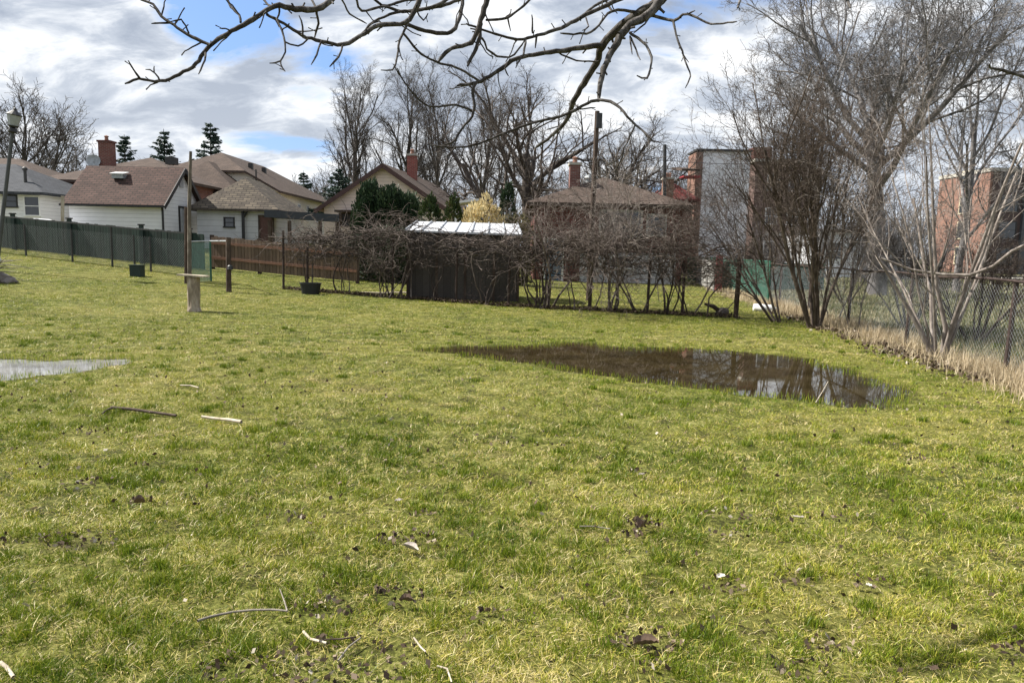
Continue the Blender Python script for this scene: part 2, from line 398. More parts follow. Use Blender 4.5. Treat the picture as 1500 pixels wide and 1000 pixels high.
# ---------------------------------------------------------------- tree generator
def rv(rd): return (rd.gauss(0, 1), rd.gauss(0, 1), rd.gauss(0, 1))
def nrm(a):
    l = math.sqrt(a[0] * a[0] + a[1] * a[1] + a[2] * a[2]) + 1e-9; return (a[0] / l, a[1] / l, a[2] / l)
def cross(a, b): return (a[1] * b[2] - a[2] * b[1], a[2] * b[0] - a[0] * b[2], a[0] * b[1] - a[1] * b[0])
def grow(big_t, small_t, p, d, L, r, lv, q, rd):
    """q: levels, n (children per level), ang (deg), ratio, wander, up, rmin, start"""
    k = 6 if lv == 0 else (5 if lv < 3 else 4)
    pts, rad = [p], [r]; st = L / (k - 1); end = 0.55 if lv < q['levels'] - 1 else 0.35
    dirs = [d]
    for i in range(1, k):
        w = q['wander'][min(lv, len(q['wander']) - 1)]; u = q['up'][min(lv, len(q['up']) - 1)]
        a = rv(rd); d = nrm((d[0] + a[0] * w, d[1] + a[1] * w, d[2] + a[2] * w + u))
        p = (p[0] + d[0] * st, p[1] + d[1] * st, p[2] + d[2] * st)
        pts.append(p); dirs.append(d); rad.append(max(r * (1 - (1 - end) * i / (k - 1)), q['rmin'] * 0.7))
    T = big_t if lv < q.get('big', 2) else small_t
    T.add(pts, rad, 8 if lv == 0 else (6 if lv == 1 else (4 if lv == 2 else 3)))
    if lv + 1 >= q['levels']: return
    nc = q['n'][min(lv, len(q['n']) - 1)]; nc = max(1, int(nc + rd.uniform(-0.8, 0.8)))
    t0 = q['start'][min(lv, len(q['start']) - 1)]; an = q['ang'][min(lv, len(q['ang']) - 1)]; ra = q['ratio'][min(lv, len(q['ratio']) - 1)]
    phi = rd.uniform(0, 6.28)
    for c in range(nc):
        t = t0 + (1 - t0) * (c + rd.random() * 0.8) / nc; t = min(t, 0.999)
        f = t * (k - 1); i = int(f); f -= i; a, b = pts[i], pts[i + 1]
        pp = tuple(a[j] + (b[j] - a[j]) * f for j in range(3)); dd = dirs[i + 1]; rr = rad[i] + (rad[i + 1] - rad[i]) * f
        s = nrm(cross(dd, (0.13, 0.31, 1.0) if abs(dd[2]) < 0.9 else (1, 0.2, 0))); t_ = cross(dd, s); phi += 2.4 + rd.uniform(-0.5, 0.5)
        A = R(an * rd.uniform(0.65, 1.3)) * (1.0 if c < nc - 1 else 0.45)
        ca, sa = math.cos(A), math.sin(A)
        nd = nrm(tuple(dd[j] * ca + (s[j] * math.cos(phi) + t_[j] * math.sin(phi)) * sa for j in range(3)))
        grow(big_t, small_t, pp, nd, L * ra * rd.uniform(0.7, 1.2) * (1.05 - 0.3 * t), max(rr * q['rr'] * rd.uniform(0.8, 1.05), q['rmin']), lv + 1, q, rd)
BASEQ = dict(levels=6, n=[6, 5, 5, 5, 4], ang=[38, 40, 42, 45, 50], ratio=[0.62, 0.66, 0.62, 0.6, 0.6], wander=[0.05, 0.1, 0.14, 0.17, 0.2], up=[0.02, 0.06, 0.05, 0.03, 0.02], rmin=0.012, start=[0.3, 0.25, 0.2, 0.15, 0.1], rr=0.62)
def bare_tree(name, base, height, r, q, bark, label, cat, seed, group=None, lean=(0, 0), stems=1, spread=0.3):
    rd = random.Random(seed); root = empty(name, base, label, cat, group)
    qq = dict(BASEQ); qq.update(q); A, B = Tubes(), Tubes()
    for s in range(stems):
        if stems > 1:
            a = 6.283 * s / stems + rd.uniform(-0.4, 0.4); m = spread * rd.uniform(0.5, 1.2)
            d = nrm((math.cos(a) * m + lean[0], math.sin(a) * m + lean[1], 1)); p = (base[0] + 0.08 * math.cos(a), base[1] + 0.08 * math.sin(a), base[2] - 0.05)
        else: d = nrm((lean[0], lean[1], 1)); p = (base[0], base[1], base[2] - 0.1)
        grow(A, B, p, d, height * rd.uniform(0.85, 1.1) if stems > 1 else height, r * (rd.uniform(0.6, 1.1) if stems > 1 else 1), 0, qq, rd)
    A.build('trunk', bark, root); B.build('crown', bark, root)
    return root
# ---------------------------------------------------------------- ground
def axis(f0, f1, step, lo, hi, g=1.16):
    a = list(np.arange(f0, f1 + 1e-6, step)); s = step; v = f1
    while v < hi: s *= g; v += s; a.append(v)
    s = step; v = f0
    while v > lo: s *= g; v -= s; a.insert(0, v)
    return np.array(a)
xs = axis(-10.5, 9.5, 0.075, -700, 700); ys = axis(1.5, 15.0, 0.075, -300, 1200)
GX, GY = np.meshgrid(xs, ys); GZ = H(GX.ravel(), GY.ravel())
V = np.stack([GX.ravel(), GY.ravel(), GZ], 1); nx, ny = len(xs), len(ys)
i0 = (np.arange(ny - 1)[:, None] * nx + np.arange(nx - 1)[None, :]).ravel()
Fq = np.stack([i0, i0 + 1, i0 + nx + 1, i0 + nx], 1)
gm, t, b = pm('lawn_soil'); tcn = t.add('ShaderNodeTexCoord'); ob = tcn.outputs['Object']
n1 = t.noise(ob, 0.35, 5, 0.6).outputs[0]; n2 = t.noise(ob, 4.0, 6, 0.7).outputs[0]; n3 = t.noise(ob, 38.0, 4, 0.75).outputs[0]
mixv = t.math('ADD', t.math('MULTIPLY', n2, 0.45), t.math('MULTIPLY', n3, 0.55))
colA = t.ramp(mixv, [(0.39, (0.017, 0.015, 0.007)), (0.48, (0.055, 0.066, 0.013)), (0.56, (0.15, 0.16, 0.035)), (0.64, (0.32, 0.28, 0.13))])
colB = t.ramp(mixv, [(0.38, (0.024, 0.020, 0.010)), (0.47, (0.10, 0.10, 0.02)), (0.57, (0.19, 0.18, 0.055)), (0.65, (0.38, 0.32, 0.18))])
lawn = t.mix(t.ramp(n1, [(0.4, (0, 0, 0)), (0.6, (1, 1, 1))]), colA, colB)
spx = t.add('ShaderNodeSeparateXYZ'); t.link(ob, spx.inputs[0])
# rough field right of the fence: drier, browner
fld = t.math('MULTIPLY', t.math('SUBTRACT', spx.outputs[0], t.math('ADD', 5.9, t.math('MULTIPLY', spx.outputs[1], 0.105))), 1.2, clamp=True)
fcol = t.ramp(mixv, [(0.35, (0.03, 0.035, 0.016)), (0.5, (0.085, 0.085, 0.045)), (0.64, (0.20, 0.18, 0.11))])
col = t.mix(fld, lawn, fcol)
# wet mud where the puddles stand
sepz = t.math('MULTIPLY', t.math('SUBTRACT', 0.010, spx.outputs[2]), 80.0, clamp=True)
col = t.mix(sepz, col, (0.035, 0.028, 0.014))
t.link(col, b.inputs['Base Color']); b.inputs['Roughness'].default_value = 0.95; b.inputs['Specular IOR Level'].default_value = 0.1
bump(t, b, mixv, 0.8, 0.05)
tag(np_mesh('ground', V, Fq.ravel(), np.full(len(Fq), 4), gm, smooth=True), kind='structure')
# water
def water(name, poly, label, ca, cb, ior):
    m, t, b = pm(name + '_water')
    if t is not None:
        tcn = t.add('ShaderNodeTexCoord')
        nz = t.noise(tcn.outputs['Object'], 2.0, 4, 0.6).outputs[0]
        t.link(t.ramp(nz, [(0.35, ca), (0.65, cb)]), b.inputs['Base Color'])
        b.inputs['Roughness'].default_value = 0.02; b.inputs['IOR'].default_value = ior
        mpn = t.add('ShaderNodeMapping'); mpn.inputs['Scale'].default_value = (1.0, 2.2, 1); t.link(tcn.outputs['Object'], mpn.inputs[0])
        bump(t, b, t.noise(mpn.outputs[0], 5.0, 3, 0.5).outputs[0], 0.05, 0.003)
    x0, y0 = poly.min(0) - 0.5; x1, y1 = poly.max(0) + 0.5
    mb = MB(); st = 0.25; zz = 0.0
    for xx in np.arange(x0, x1, st):
        for yy in np.arange(y0, y1, st):
            if sdist(poly, np.array([xx + st / 2]), np.array([yy + st / 2]))[0] < 0.34:
                mb.poly([(xx, yy, zz), (xx + st, yy, zz), (xx + st, yy + st, zz), (xx, yy + st, zz)])
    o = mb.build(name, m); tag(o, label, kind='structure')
water('puddle', PR, 'long brown puddle lying across the lawn before the vine fence', (0.018, 0.013, 0.005), (0.045, 0.034, 0.015), 2.3)
water('puddle', PL, 'pale puddle at the left edge of the lawn, sky brightness painted into its colour', (0.16, 0.16, 0.155), (0.30, 0.30, 0.29), 3.6)  # pale base colour stands in for part of the bright sky reflection
# a pavement far off beyond the field
mb = MB(); mb.box(18, 120, 58, 61.5, -0.05, 0.10); tag(mb.build('pavement', concrete), kind='structure')
mb = MB(); mb.box(18, 120, 61.6, 69, -0.05, 0.02); tag(mb.build('road', mat_plain('asphalt', (0.06, 0.06, 0.06), 0.9)), kind='structure')
# ---------------------------------------------------------------- grass
def blades(name, X, Y, Ls, Wd, lean, rnd, mat, n5, label=None, cat=None, flat=None):
    n_ = len(X); Z = H(X, Y) - 0.004
    a = rng.random(n_) * 6.283; ca, sa = np.cos(a), np.sin(a)
    th = rng.random(n_) * 6.283; wx, wy = np.cos(th) * Wd / 2, np.sin(th) * Wd / 2
    hz = Ls * np.cos(lean); hx = Ls * np.sin(lean)
    parts_v, parts_f, parts_s, at, base = [], [], [], [], 0
    five = np.zeros(n_, bool); five[:n5] = True
    def pt(i, u, w, s):
        return np.stack([X[i] + ca[i] * hx[i] * u ** 1.7 + s * wx[i] * w, Y[i] + sa[i] * hx[i] * u ** 1.7 + s * wy[i] * w, Z[i] + hz[i] * (u - 0.25 * u * u * np.sin(lean[i]))], 1)
    i = np.where(five)[0]
    if len(i):
        vv = np.stack([pt(i, 0, 1, -1), pt(i, 0, 1, 1), pt(i, 0.55, 0.8, 1), pt(i, 0.55, 0.8, -1), pt(i, 1.0, 0, 0)], 1).reshape(-1, 3)
        o = np.arange(len(i)) * 5
        f = np.stack([o, o + 1, o + 2, o + 3, o + 3, o + 2, o + 4], 1).ravel()
        parts_v.append(vv); parts_f.append(f); parts_s.append(np.tile([4, 3], len(i))); at.append(np.repeat(rnd[i], 5)); base = len(vv)
    i = np.where(~five)[0]
    if len(i):
        vv = np.stack([pt(i, 0, 1, -1), pt(i, 0, 1, 1), pt(i, 1.0, 0, 0)], 1).reshape(-1, 3)
        parts_v.append(vv); parts_f.append(np.arange(len(i) * 3) + base); parts_s.append(np.full(len(i), 3)); at.append(np.repeat(rnd[i], 3))
    o = np_mesh(name, np.concatenate(parts_v), np.concatenate(parts_f), np.concatenate(parts_s), mat, attr=np.concatenate(at))
    return tag(o, label, cat, kind='stuff')
grass_mat = mat_foliage('grass_blades', [(0.0, (0.050, 0.095, 0.006)), (0.3, (0.145, 0.20, 0.012)), (0.52, (0.27, 0.305, 0.024)), (0.68, (0.42, 0.38, 0.06)), (0.84, (0.50, 0.41, 0.14)), (0.95, (0.66, 0.57, 0.33)), (1.0, (0.22, 0.15, 0.09))], 0.45, 0.22)
N = 1350000
SPOTS = [(600, 800, .12, 60), (585, 885, .10, 45), (510, 985, .2, 130), (470, 905, .1, 40), (115, 798, .14, 70), (130, 640, .15, 30), (205, 742, .06, 25), (940, 775, .08, 60), (930, 792, .06, 30), (945, 950, .10, 70), (1060, 765, .12, 30), (1060, 868, .1, 25), (1170, 860, .1, 20), (1275, 862, .08, 30), (1490, 965, .06, 25), (1060, 795, .1, 25), (720, 915, .06, 20), (60, 690, .1, 20), (205, 690, .05, 20), (420, 765, .08, 20), (30, 800, .12, 30), (940, 695, .07, 20), (1230, 770, .08, 20), (1340, 680, .06, 16), (1165, 985, .08, 30), (1215, 955, .07, 30), (340, 995, .1, 30), (770, 650, .3, 40), (130, 715, .12, 30), (620, 760, .05, 12), (960, 995, .05, 10)]
u = rng.random(N)
ya, yb, ex = 2.0, 30.0, -0.75      # density per metre of depth ~ y^ex (area density falls one power faster)
Yg = (ya ** (ex + 1) + u * (yb ** (ex + 1) - ya ** (ex + 1))) ** (1 / (ex + 1))
half = Yg * 0.72 + 0.9
Xg = (rng.random(N) * 2 - 1) * half
# gather part of the blades into tufts
tuft = rng.random(N) < 0.55
cell = 0.09 * (Yg / 3) ** 0.5
jx = np.floor(Xg / cell); jy = np.floor(Yg / cell)
cxx = (jx + _h(jx, jy, 1)) * cell; cyy = (jy + _h(jx, jy, 2)) * cell
Xg = np.where(tuft, cxx + rng.normal(size=N) * cell * 0.22, Xg); Yg = np.where(tuft, cyy + rng.normal(size=N) * cell * 0.22, Yg)
pd = pudd(Xg, Yg)
patch = fbm(Xg * 1.3, Yg * 1.3, 21, 4); patch2 = fbm(Xg * 7, Yg * 7, 55, 3); large = fbm(Xg * 0.25, Yg * 0.25, 77, 3)
keep = (rng.random(N) < np.clip(pd / 0.22 + 0.15, 0, 1)) & (pd > -.02) | (rng.random(N) < 0.10 * np.clip(1 + pd / 0.35, 0, 1))
keep &= ~((patch2 < 0.345) & (rng.random(N) < 0.8))
for (px, py, rr_, cnt) in SPOTS:
    sx_, sy_ = gpix(px, py); dd_ = np.hypot((Xg - sx_) / 1.5, Yg - sy_) / rr_
    keep &= (dd_ + 0.5 * (fbm(Xg * 14, Yg * 14, 66, 2) - .5) > 0.8) | (rng.random(N) < 0.13)
keep &= Xg < 5.9 + 0.105 * Yg + rng.normal(size=N) * 0.15
Xg, Yg, pd, patch, patch2, large = [a[keep] for a in (Xg, Yg, pd, patch, patch2, large)]; n_ = len(Xg)
o = np.argsort(Yg); Xg, Yg, pd, patch, patch2, large = [a[o] for a in (Xg, Yg, pd, patch, patch2, large)]
dead = rng.random(n_) < np.clip(0.45 + 0.9 * (0.5 - patch) + 1.0 * (large - 0.5) + 1.1 * (0.5 - patch2), 0.12, 0.85)
wet = np.clip(1 - pd / 0.9, 0, 1)
rnd = np.where(dead, 0.70 + 0.3 * rng.random(n_) ** 1.3, np.clip(0.36 - 0.7 * (patch - 0.5) + 0.17 * rng.normal(size=n_), 0, 0.68))
rnd = np.where((rng.random(n_) < wet * 0.7), rnd * 0.5 + 0.12, rnd)
Ls = (0.013 + 0.022 * patch + 0.026 * rng.random(n_) ** 1.5) * (0.75 + 0.8 * np.clip(patch2 - 0.4, 0, 1) * 2)
Ls *= np.where(rng.random(n_) < 0.03, 1.7, 1.0)
Wd = 0.0031 * (np.maximum(Yg, 2.2) / 2.6) ** 0.62 * (0.7 + 0.6 * rng.random(n_))
lean = np.where(dead, rng.uniform(0.8, 1.5, n_), np.abs(rng.normal(size=n_)) * 0.6 + 0.25)
Ls = np.where(dead, Ls * rng.uniform(.9, 1.7, n_), Ls)
n5 = int(np.searchsorted(Yg, 6.0))
blades('grass', Xg, Yg, Ls, Wd, np.clip(lean, 0, 1.5), rnd, grass_mat, n5, 'short patchy spring lawn, green mixed with yellow straw', 'grass')
# lush dark tufts and matted straw scattered over the lawn
def spots_xy(cnt, per, rad, seed):
    r_ = np.random.default_rng(seed); y_ = 2.1 + 12 * r_.random(cnt) ** 1.6; x_ = (r_.random(cnt) * 2 - 1) * (y_ * .72 + .6); k_ = np.repeat(np.arange(cnt), per)
    R_ = rad * (.5 + r_.random(cnt)); return x_[k_] + r_.normal(size=len(k_)) * R_[k_], y_[k_] + r_.normal(size=len(k_)) * R_[k_] * .8, r_
xt, yt_, r_ = spots_xy(260, 110, .045, 5); k = pudd(xt, yt_) > .05; xt, yt_ = xt[k], yt_[k]; n_ = len(xt)
blades('grass_tufts', xt, yt_, .035 + .04 * r_.random(n_), .0034 * (yt_ / 2.6) ** .5, np.clip(np.abs(r_.normal(size=n_)) * .5 + .1, 0, 1.3), np.clip(.22 + .15 * r_.normal(size=n_), 0, .5), grass_mat, n_, 'darker longer tufts of grass dotted over the lawn', 'grass')
xt, yt_, r_ = spots_xy(520, 90, .07, 6); k = pudd(xt, yt_) > .05; xt, yt_ = xt[k], yt_[k]; n_ = len(xt)
blades('matted_straw', xt, yt_, .03 + .06 * r_.random(n_) ** 2, .0028 * (yt_ / 2.6) ** .5, r_.uniform(.9, 1.5, n_), .76 + .24 * r_.random(n_), grass_mat, n_, 'matted dead straw lying in small swirls over the lawn', 'dead grass')
# reedy grass standing in the shallow edge of the puddles
Xr, Yr = rng.uniform(-9, 7, 90000), rng.uniform(6.5, 13.5, 90000); pr = pudd(Xr, Yr)
k = (np.abs(pr + 0.05) < 0.05 + 0.35 * fbm(Xr * 3, Yr * 3, 17, 2) ** 2) & (rng.random(90000) < 0.6); Xr, Yr = Xr[k], Yr[k]; n_ = len(Xr)
blades('puddle_edge_grass', Xr, Yr, 0.05 + 0.05 * rng.random(n_), np.full(n_, 0.006), np.abs(rng.normal(size=n_)) * 0.3, np.clip(0.35 + 0.2 * rng.normal(size=n_), 0, 0.8), grass_mat, n_, 'thin grass standing along the edges of the puddles', 'grass')
# tall dry grass along the right-hand fence
def fence_x(y): return 5.45 + 0.11 * y
straw = mat_foliage('dry_grass_blades', [(0, (0.26, 0.20, 0.12)), (0.5, (0.46, 0.37, 0.24)), (1, (0.62, 0.53, 0.38))], 0.7, 0.3)
nS = 42000; Yd = 6.5 + (32 - 6.5) * rng.random(nS) ** 1.5; dn = fbm(Yd * 1.1, Yd * 0 + 3, 5, 3)
Xd = fence_x(Yd) + rng.normal(size=nS) * 0.28 - 0.1
kk = rng.random(nS) < np.clip((dn - 0.28) * 4, 0.08, 1); Xd, Yd = Xd[kk], Yd[kk]; nS = len(Xd)
blades('dry_grass', Xd, Yd, 0.09 + 0.25 * rng.random(nS) ** 1.8, 0.004 + 0.0005 * Yd, np.clip(np.abs(rng.normal(size=nS)) * 0.5 + 0.1, 0, 1.45), rng.random(nS), straw, nS, 'pale dry grass growing along the foot of the right-hand fence', 'dry grass')
# rough weeds in the field beyond
nF = 45000; Yf = 8 + 50 * rng.random(nF) ** 1.3; Xf = fence_x(Yf) + 0.4 + rng.random(nF) ** 1.2 * (Yf * 0.35 + 4)
fm = mat_foliage('field_weeds', [(0, (0.05, 0.065, 0.025)), (0.5, (0.13, 0.14, 0.06)), (1, (0.36, 0.31, 0.2))], 0.7, 0.3)
blades('field_grass', Xf, Yf, 0.08 + 0.12 * rng.random(nF), 0.006 + 0.0011 * Yf, np.clip(np.abs(rng.normal(size=nF)) * 0.5 + 0.1, 0, 1.4), np.clip(fbm(Xf * 0.6, Yf * 0.6, 8) + 0.3 * rng.normal(size=nF), 0, 1), fm, 0, 'rough grey-green field grass beyond the right-hand fence', 'grass')
# dead leaves
leafm = mat_foliage('dead_leaves', [(0, (0.03, 0.02, 0.013)), (0.6, (0.09, 0.06, 0.04)), (0.9, (0.22, 0.17, 0.12)), (1, (0.4, 0.36, 0.3))], 0.8, 0.1)
LC, LS = [], []
for (px, py, rr_, cnt) in SPOTS:
    gx, gy = gpix(px, py); a = rng.random(cnt) * 6.28; q = rr_ * np.sqrt(rng.random(cnt))
    x_, y_ = gx + np.cos(a) * q * 1.5, gy + np.sin(a) * q; LC.append(np.stack([x_, y_, H(x_, y_) + 0.018 + 0.02 * rng.random(cnt)], 1)); LS.append(0.012 + 0.026 * rng.random(cnt))
cnt = 2200; x_, y_ = rng.uniform(-7, 7, cnt), 2 + 12 * rng.random(cnt) ** 1.3; k = pudd(x_, y_) > 0.1; x_, y_ = x_[k], y_[k]
LC.append(np.stack([x_, y_, H(x_, y_) + 0.02 + 0.02 * rng.random(len(x_))], 1)); LS.append(0.015 + 0.03 * rng.random(len(x_)))
cnt = 2600; y_ = 9 + 11 * rng.random(cnt); x_ = fence_x(y_) - 0.15 - np.abs(rng.normal(size=cnt)) * 0.35
k = rng.random(cnt) < np.clip((fbm(y_ * .7, y_ * 0, 91, 2) - .25) * 3, .1, 1); x_, y_ = x_[k], y_[k]
LC.append(np.stack([x_, y_, H(x_, y_) + 0.03 + 0.03 * rng.random(len(x_))], 1)); LS.append(0.04 + 0.05 * rng.random(len(x_)))
LC = np.concatenate(LC); LS = np.concatenate(LS); lr = rng.random(len(LC)) ** 0.8
tag(leafmesh('leaf_litter', LC, LS, leafm, rnd=lr, aspect=0.65), 'scattered dead brown leaves lying in the lawn and under the right-hand shrubs', 'leaves', kind='stuff')
# ================================================================ buildings
def window(parent, px, axis, pos, c, w, h, fw=0.07, mat=None, mull=0, label=None, sash=True):
    """axis 'y': wall faces -y at y=pos, c=(x,z); axis 'x': wall faces +x (pos>0 sign by dirn) c=(y,z)"""
    mat = mat or white_paint
    def bx(m, a0, a1, d0, d1, z0, z1):
        if axis == 'y': m.box(a0, a1, pos - d1, pos - d0, z0, z1)
        elif axis == '+x': m.box(pos + d0, pos + d1, a0, a1, z0, z1)
        else: m.box(pos - d1, pos - d0, a0, a1, z0, z1)
    a, z = c; m = MB()
    bx(m, a - w / 2 - fw, a + w / 2 + fw, 0.004, 0.06, z + h / 2, z + h / 2 + fw); bx(m, a - w / 2 - fw - .03, a + w / 2 + fw + .03, 0.004, 0.09, z - h / 2 - fw, z - h / 2)
    bx(m, a - w / 2 - fw, a - w / 2, 0.004, 0.06, z - h / 2, z + h / 2); bx(m, a + w / 2, a + w / 2 + fw, 0.004, 0.06, z - h / 2, z + h / 2)
    if sash: bx(m, a - w / 2, a + w / 2, 0.024, 0.045, z - 0.02, z + 0.02)
    for k in range(mull): q = a - w / 2 + w * (k + 1) / (mull + 1); bx(m, q - 0.03, q + 0.03, 0.022, 0.05, z - h / 2, z + h / 2)
    f = m.build('window', mat, parent)
    if label: f['label'] = label
    g = MB(); bx(g, a - w / 2, a + w / 2, 0.003, 0.02, z - h / 2, z + h / 2); g.build('pane', glass, f)
    return f
def door(parent, axis, pos, c, w, z0, h, mat, frame=None):
    def bx(m, a0, a1, d0, d1, zz0, zz1):
        if axis == 'y': m.box(a0, a1, pos - d1, pos - d0, zz0, zz1)
        elif axis == '+x': m.box(pos + d0, pos + d1, a0, a1, zz0, zz1)
        else: m.box(pos - d1, pos - d0, a0, a1, zz0, zz1)
    m = MB(); bx(m, c - w / 2, c + w / 2, 0.003, 0.03, z0, z0 + h); d = m.build('door', mat, parent)
    m = MB(); f = 0.1
    bx(m, c - w / 2 - f, c - w / 2, 0.003, 0.06, z0, z0 + h + f); bx(m, c + w / 2, c + w / 2 + f, 0.003, 0.06, z0, z0 + h + f); bx(m, c - w / 2, c + w / 2, 0.003, 0.06, z0 + h, z0 + h + f)
    m.build('door_frame', frame or mat, d)
    m = MB(); bx(m, c + w / 2 - 0.13, c + w / 2 - 0.07, 0.032, 0.09, z0 + 0.95, z0 + 1.03); m.build('handle', galv, d)
    return d
def chimney(parent, x0, x1, y0, y1, z0, z1, mat, pots=0):
    m = MB(); m.box(x0, x1, y0, y1, z0, z1)
    ch = m.build('chimney', mat, parent)
    m = MB(); m.box(x0 - .06, x1 + .06, y0 - .06, y1 + .06, z1 + .002, z1 + .12); m.build('chimney_cap', concrete if mat is not brick_red else brick_dark, ch)
    for k in range(pots):
        m = MB(); cx = x0 + (x1 - x0) * (k + 1) / (pots + 1); m.lathe((cx, (y0 + y1) / 2, z1 + .122), [(.13, 0), (.10, .22), (.14, .24), (.14, .28), (.02, .34)], 10)
        m.build('chimney_pot', mat_plain('terracotta', (.22, .12, .09), .9), ch)
    return ch
def hip(x0, x1, y0, y1, ze, zr, inset=None, ov=0.4):
    "hip roof points and faces, ridge along x if wider than deep"
    x0 -= ov; x1 += ov; y0 -= ov; y1 += ov
    w, d = x1 - x0, y1 - y0
    if w >= d:
        i = d / 2 if inset is None else inset; ym = (y0 + y1) / 2
        P = [(x0, y0, ze), (x1, y0, ze), (x1, y1, ze), (x0, y1, ze), (x0 + i, ym, zr), (x1 - i, ym, zr)]
        Fc = [(0, 1, 5, 4), (2, 3, 4, 5), (1, 2, 5), (3, 0, 4)]
    else:
        i = w / 2 if inset is None else inset; xm = (x0 + x1) / 2
        P = [(x0, y0, ze), (x1, y0, ze), (x1, y1, ze), (x0, y1, ze), (xm, y0 + i, zr), (xm, y1 - i, zr)]
        Fc = [(0, 1, 4), (1, 2, 5, 4), (2, 3, 5), (3, 0, 4, 5)]
    return P, Fc
def walls(x0, x1, y0, y1, z0, z1):
    m = MB(); t = 0.2
    m.box(x0, x1, y0, y0 + t, z0, z1); m.box(x0, x1, y1 - t, y1, z0, z1)
    m.box(x0, x0 + t, y0 + t, y1 - t, z0, z1); m.box(x1 - t, x1, y0 + t, y1 - t, z0, z1); m.box(x0 + t, x1 - t, y0 + t, y1 - t, z1 - .12, z1 - .02)
    return m
def X(px, Y, py=360): return W(px, py, Y).x
def Z(px, py, Y): return W(px, py, Y).z
# ---- white garage
Yg0, Yg1 = 36.0, 40.3
gx0, gx1 = X(101, Yg0, 300), X(237, Yg0, 300); gze, gzr = Z(237, 295, Yg0 - .25), Z(268, 247, 38.15); gb = gz(gx1, 38) - 0.3
g = empty('garage', (gx0 / 2 + gx1 / 2, 38.15, gb + .3), 'white clapboard garage with maroon shingle roof behind the left chain link fence', 'garage')
walls(gx0, gx1, Yg0, Yg1, gb, gze).build('wall', siding_white, g)
def gables(parent, mat, x0, x1, y0, y1, ze, zr, axis='x', t=0.2):
    for k in (0, 1): gable(x0, x1, y0, y1, ze, zr, axis, t, k).build('gable', mat, parent)
def gable(x0, x1, y0, y1, ze, zr, axis='x', t=0.2, k_=0):
    m = MB()
    if axis == 'x':
        for xx in ((x0, x1 - t)[k_],):
            b_ = len(m.v); ym = (y0 + y1) / 2
            m.v += [(xx, y0, ze), (xx, y1, ze), (xx, ym, zr), (xx + t, y0, ze), (xx + t, y1, ze), (xx + t, ym, zr)]
            for q in ((0, 2, 1), (3, 4, 5), (0, 1, 4, 3), (1, 2, 5, 4), (2, 0, 3, 5)): m.f.append(tuple(b_ + i for i in q))
    else:
        for yy in ((y0, y1 - t)[k_],):
            b_ = len(m.v); xm = (x0 + x1) / 2
            m.v += [(x0, yy, ze), (x1, yy, ze), (xm, yy, zr), (x0, yy + t, ze), (x1, yy + t, ze), (xm, yy + t, zr)]
            for q in ((0, 1, 2), (3, 5, 4), (0, 3, 4, 1), (1, 4, 5, 2), (2, 5, 3, 0)): m.f.append(tuple(b_ + i for i in q))
    return m
gables(g, siding_white, gx0, gx1, Yg0, Yg1, gze + .002, gzr - .13)
ov = .28; ex_ = .25; sl_ = (gzr - gze) / (38.15 - Yg0)
P = [(gx0 - ex_, Yg0 - ov, gze - ov * sl_ + .05), (gx1 + ex_, Yg0 - ov, gze - ov * sl_ + .05), (gx1 + ex_, 38.15, gzr + .05), (gx0 - ex_, 38.15, gzr + .05), (gx1 + ex_, Yg1 + ov, gze - ov * sl_ + .05), (gx0 - ex_, Yg1 + ov, gze - ov * sl_ + .05)]
rf = MB().slab(P, [(0, 1, 2, 3), (3, 2, 4, 5)], .10).build('roof', sh_maroon, g)
m = MB()
for ya_, yb_ in ((Yg0 - ov, 38.15), (Yg1 + ov, 38.15)):
    m.bar((gx1 + ex_ + .02, ya_, gze - ov * sl_ - .06), (gx1 + ex_ + .02, yb_, gzr - .06), .035, .2)
m.build('fascia', black_paint, g)
m = MB(); m.bar((gx0 - ex_, Yg0 - ov - .05, gze - ov * sl_ - .02), (gx1 + ex_, Yg0 - ov - .05, gze - ov * sl_ - .02), .1, .1); m.build('gutter', black_paint, g)
for yy in (Yg0 - .06, Yg1 - .2):
    m = MB(); m.tube((gx1 + .1, yy - .15, gze - .15), (gx1 + .06, yy, gze - .45), .055); m.tube((gx1 + .06, yy, gze - .42), (gx1 + .06, yy, gb), .055); m.build('downspout', black_paint, g)
vx, vy = X(179, 37.3), 37.35; vz = gze + (vy - Yg0) * sl_ + .08
v_ = MB().box(vx - .28, vx + .28, vy - .22, vy + .22, vz - .05, vz + .17).build('roof_vent', galv, g); MB().slab([(vx - .34, vy - .3, vz + .19), (vx + .34, vy - .3, vz + .19), (vx + .34, vy + .28, vz + .3), (vx - .34, vy + .28, vz + .3)], [(0, 1, 2, 3)], .03).build('vent_lid', white_paint, v_)
door(g, '+x', gx1, 38.3, .9, gb + .3, 2.0, mat_plain('grey_door', (.35, .36, .38), .6), black_paint)
m = MB(); m.box(gx1 + .003, gx1 + .05, 37.95, 38.35, gzr - .95, gzr - .55); m.build('gable_vent', mat_plain('grey_metal', (.3, .3, .31), .5), g)
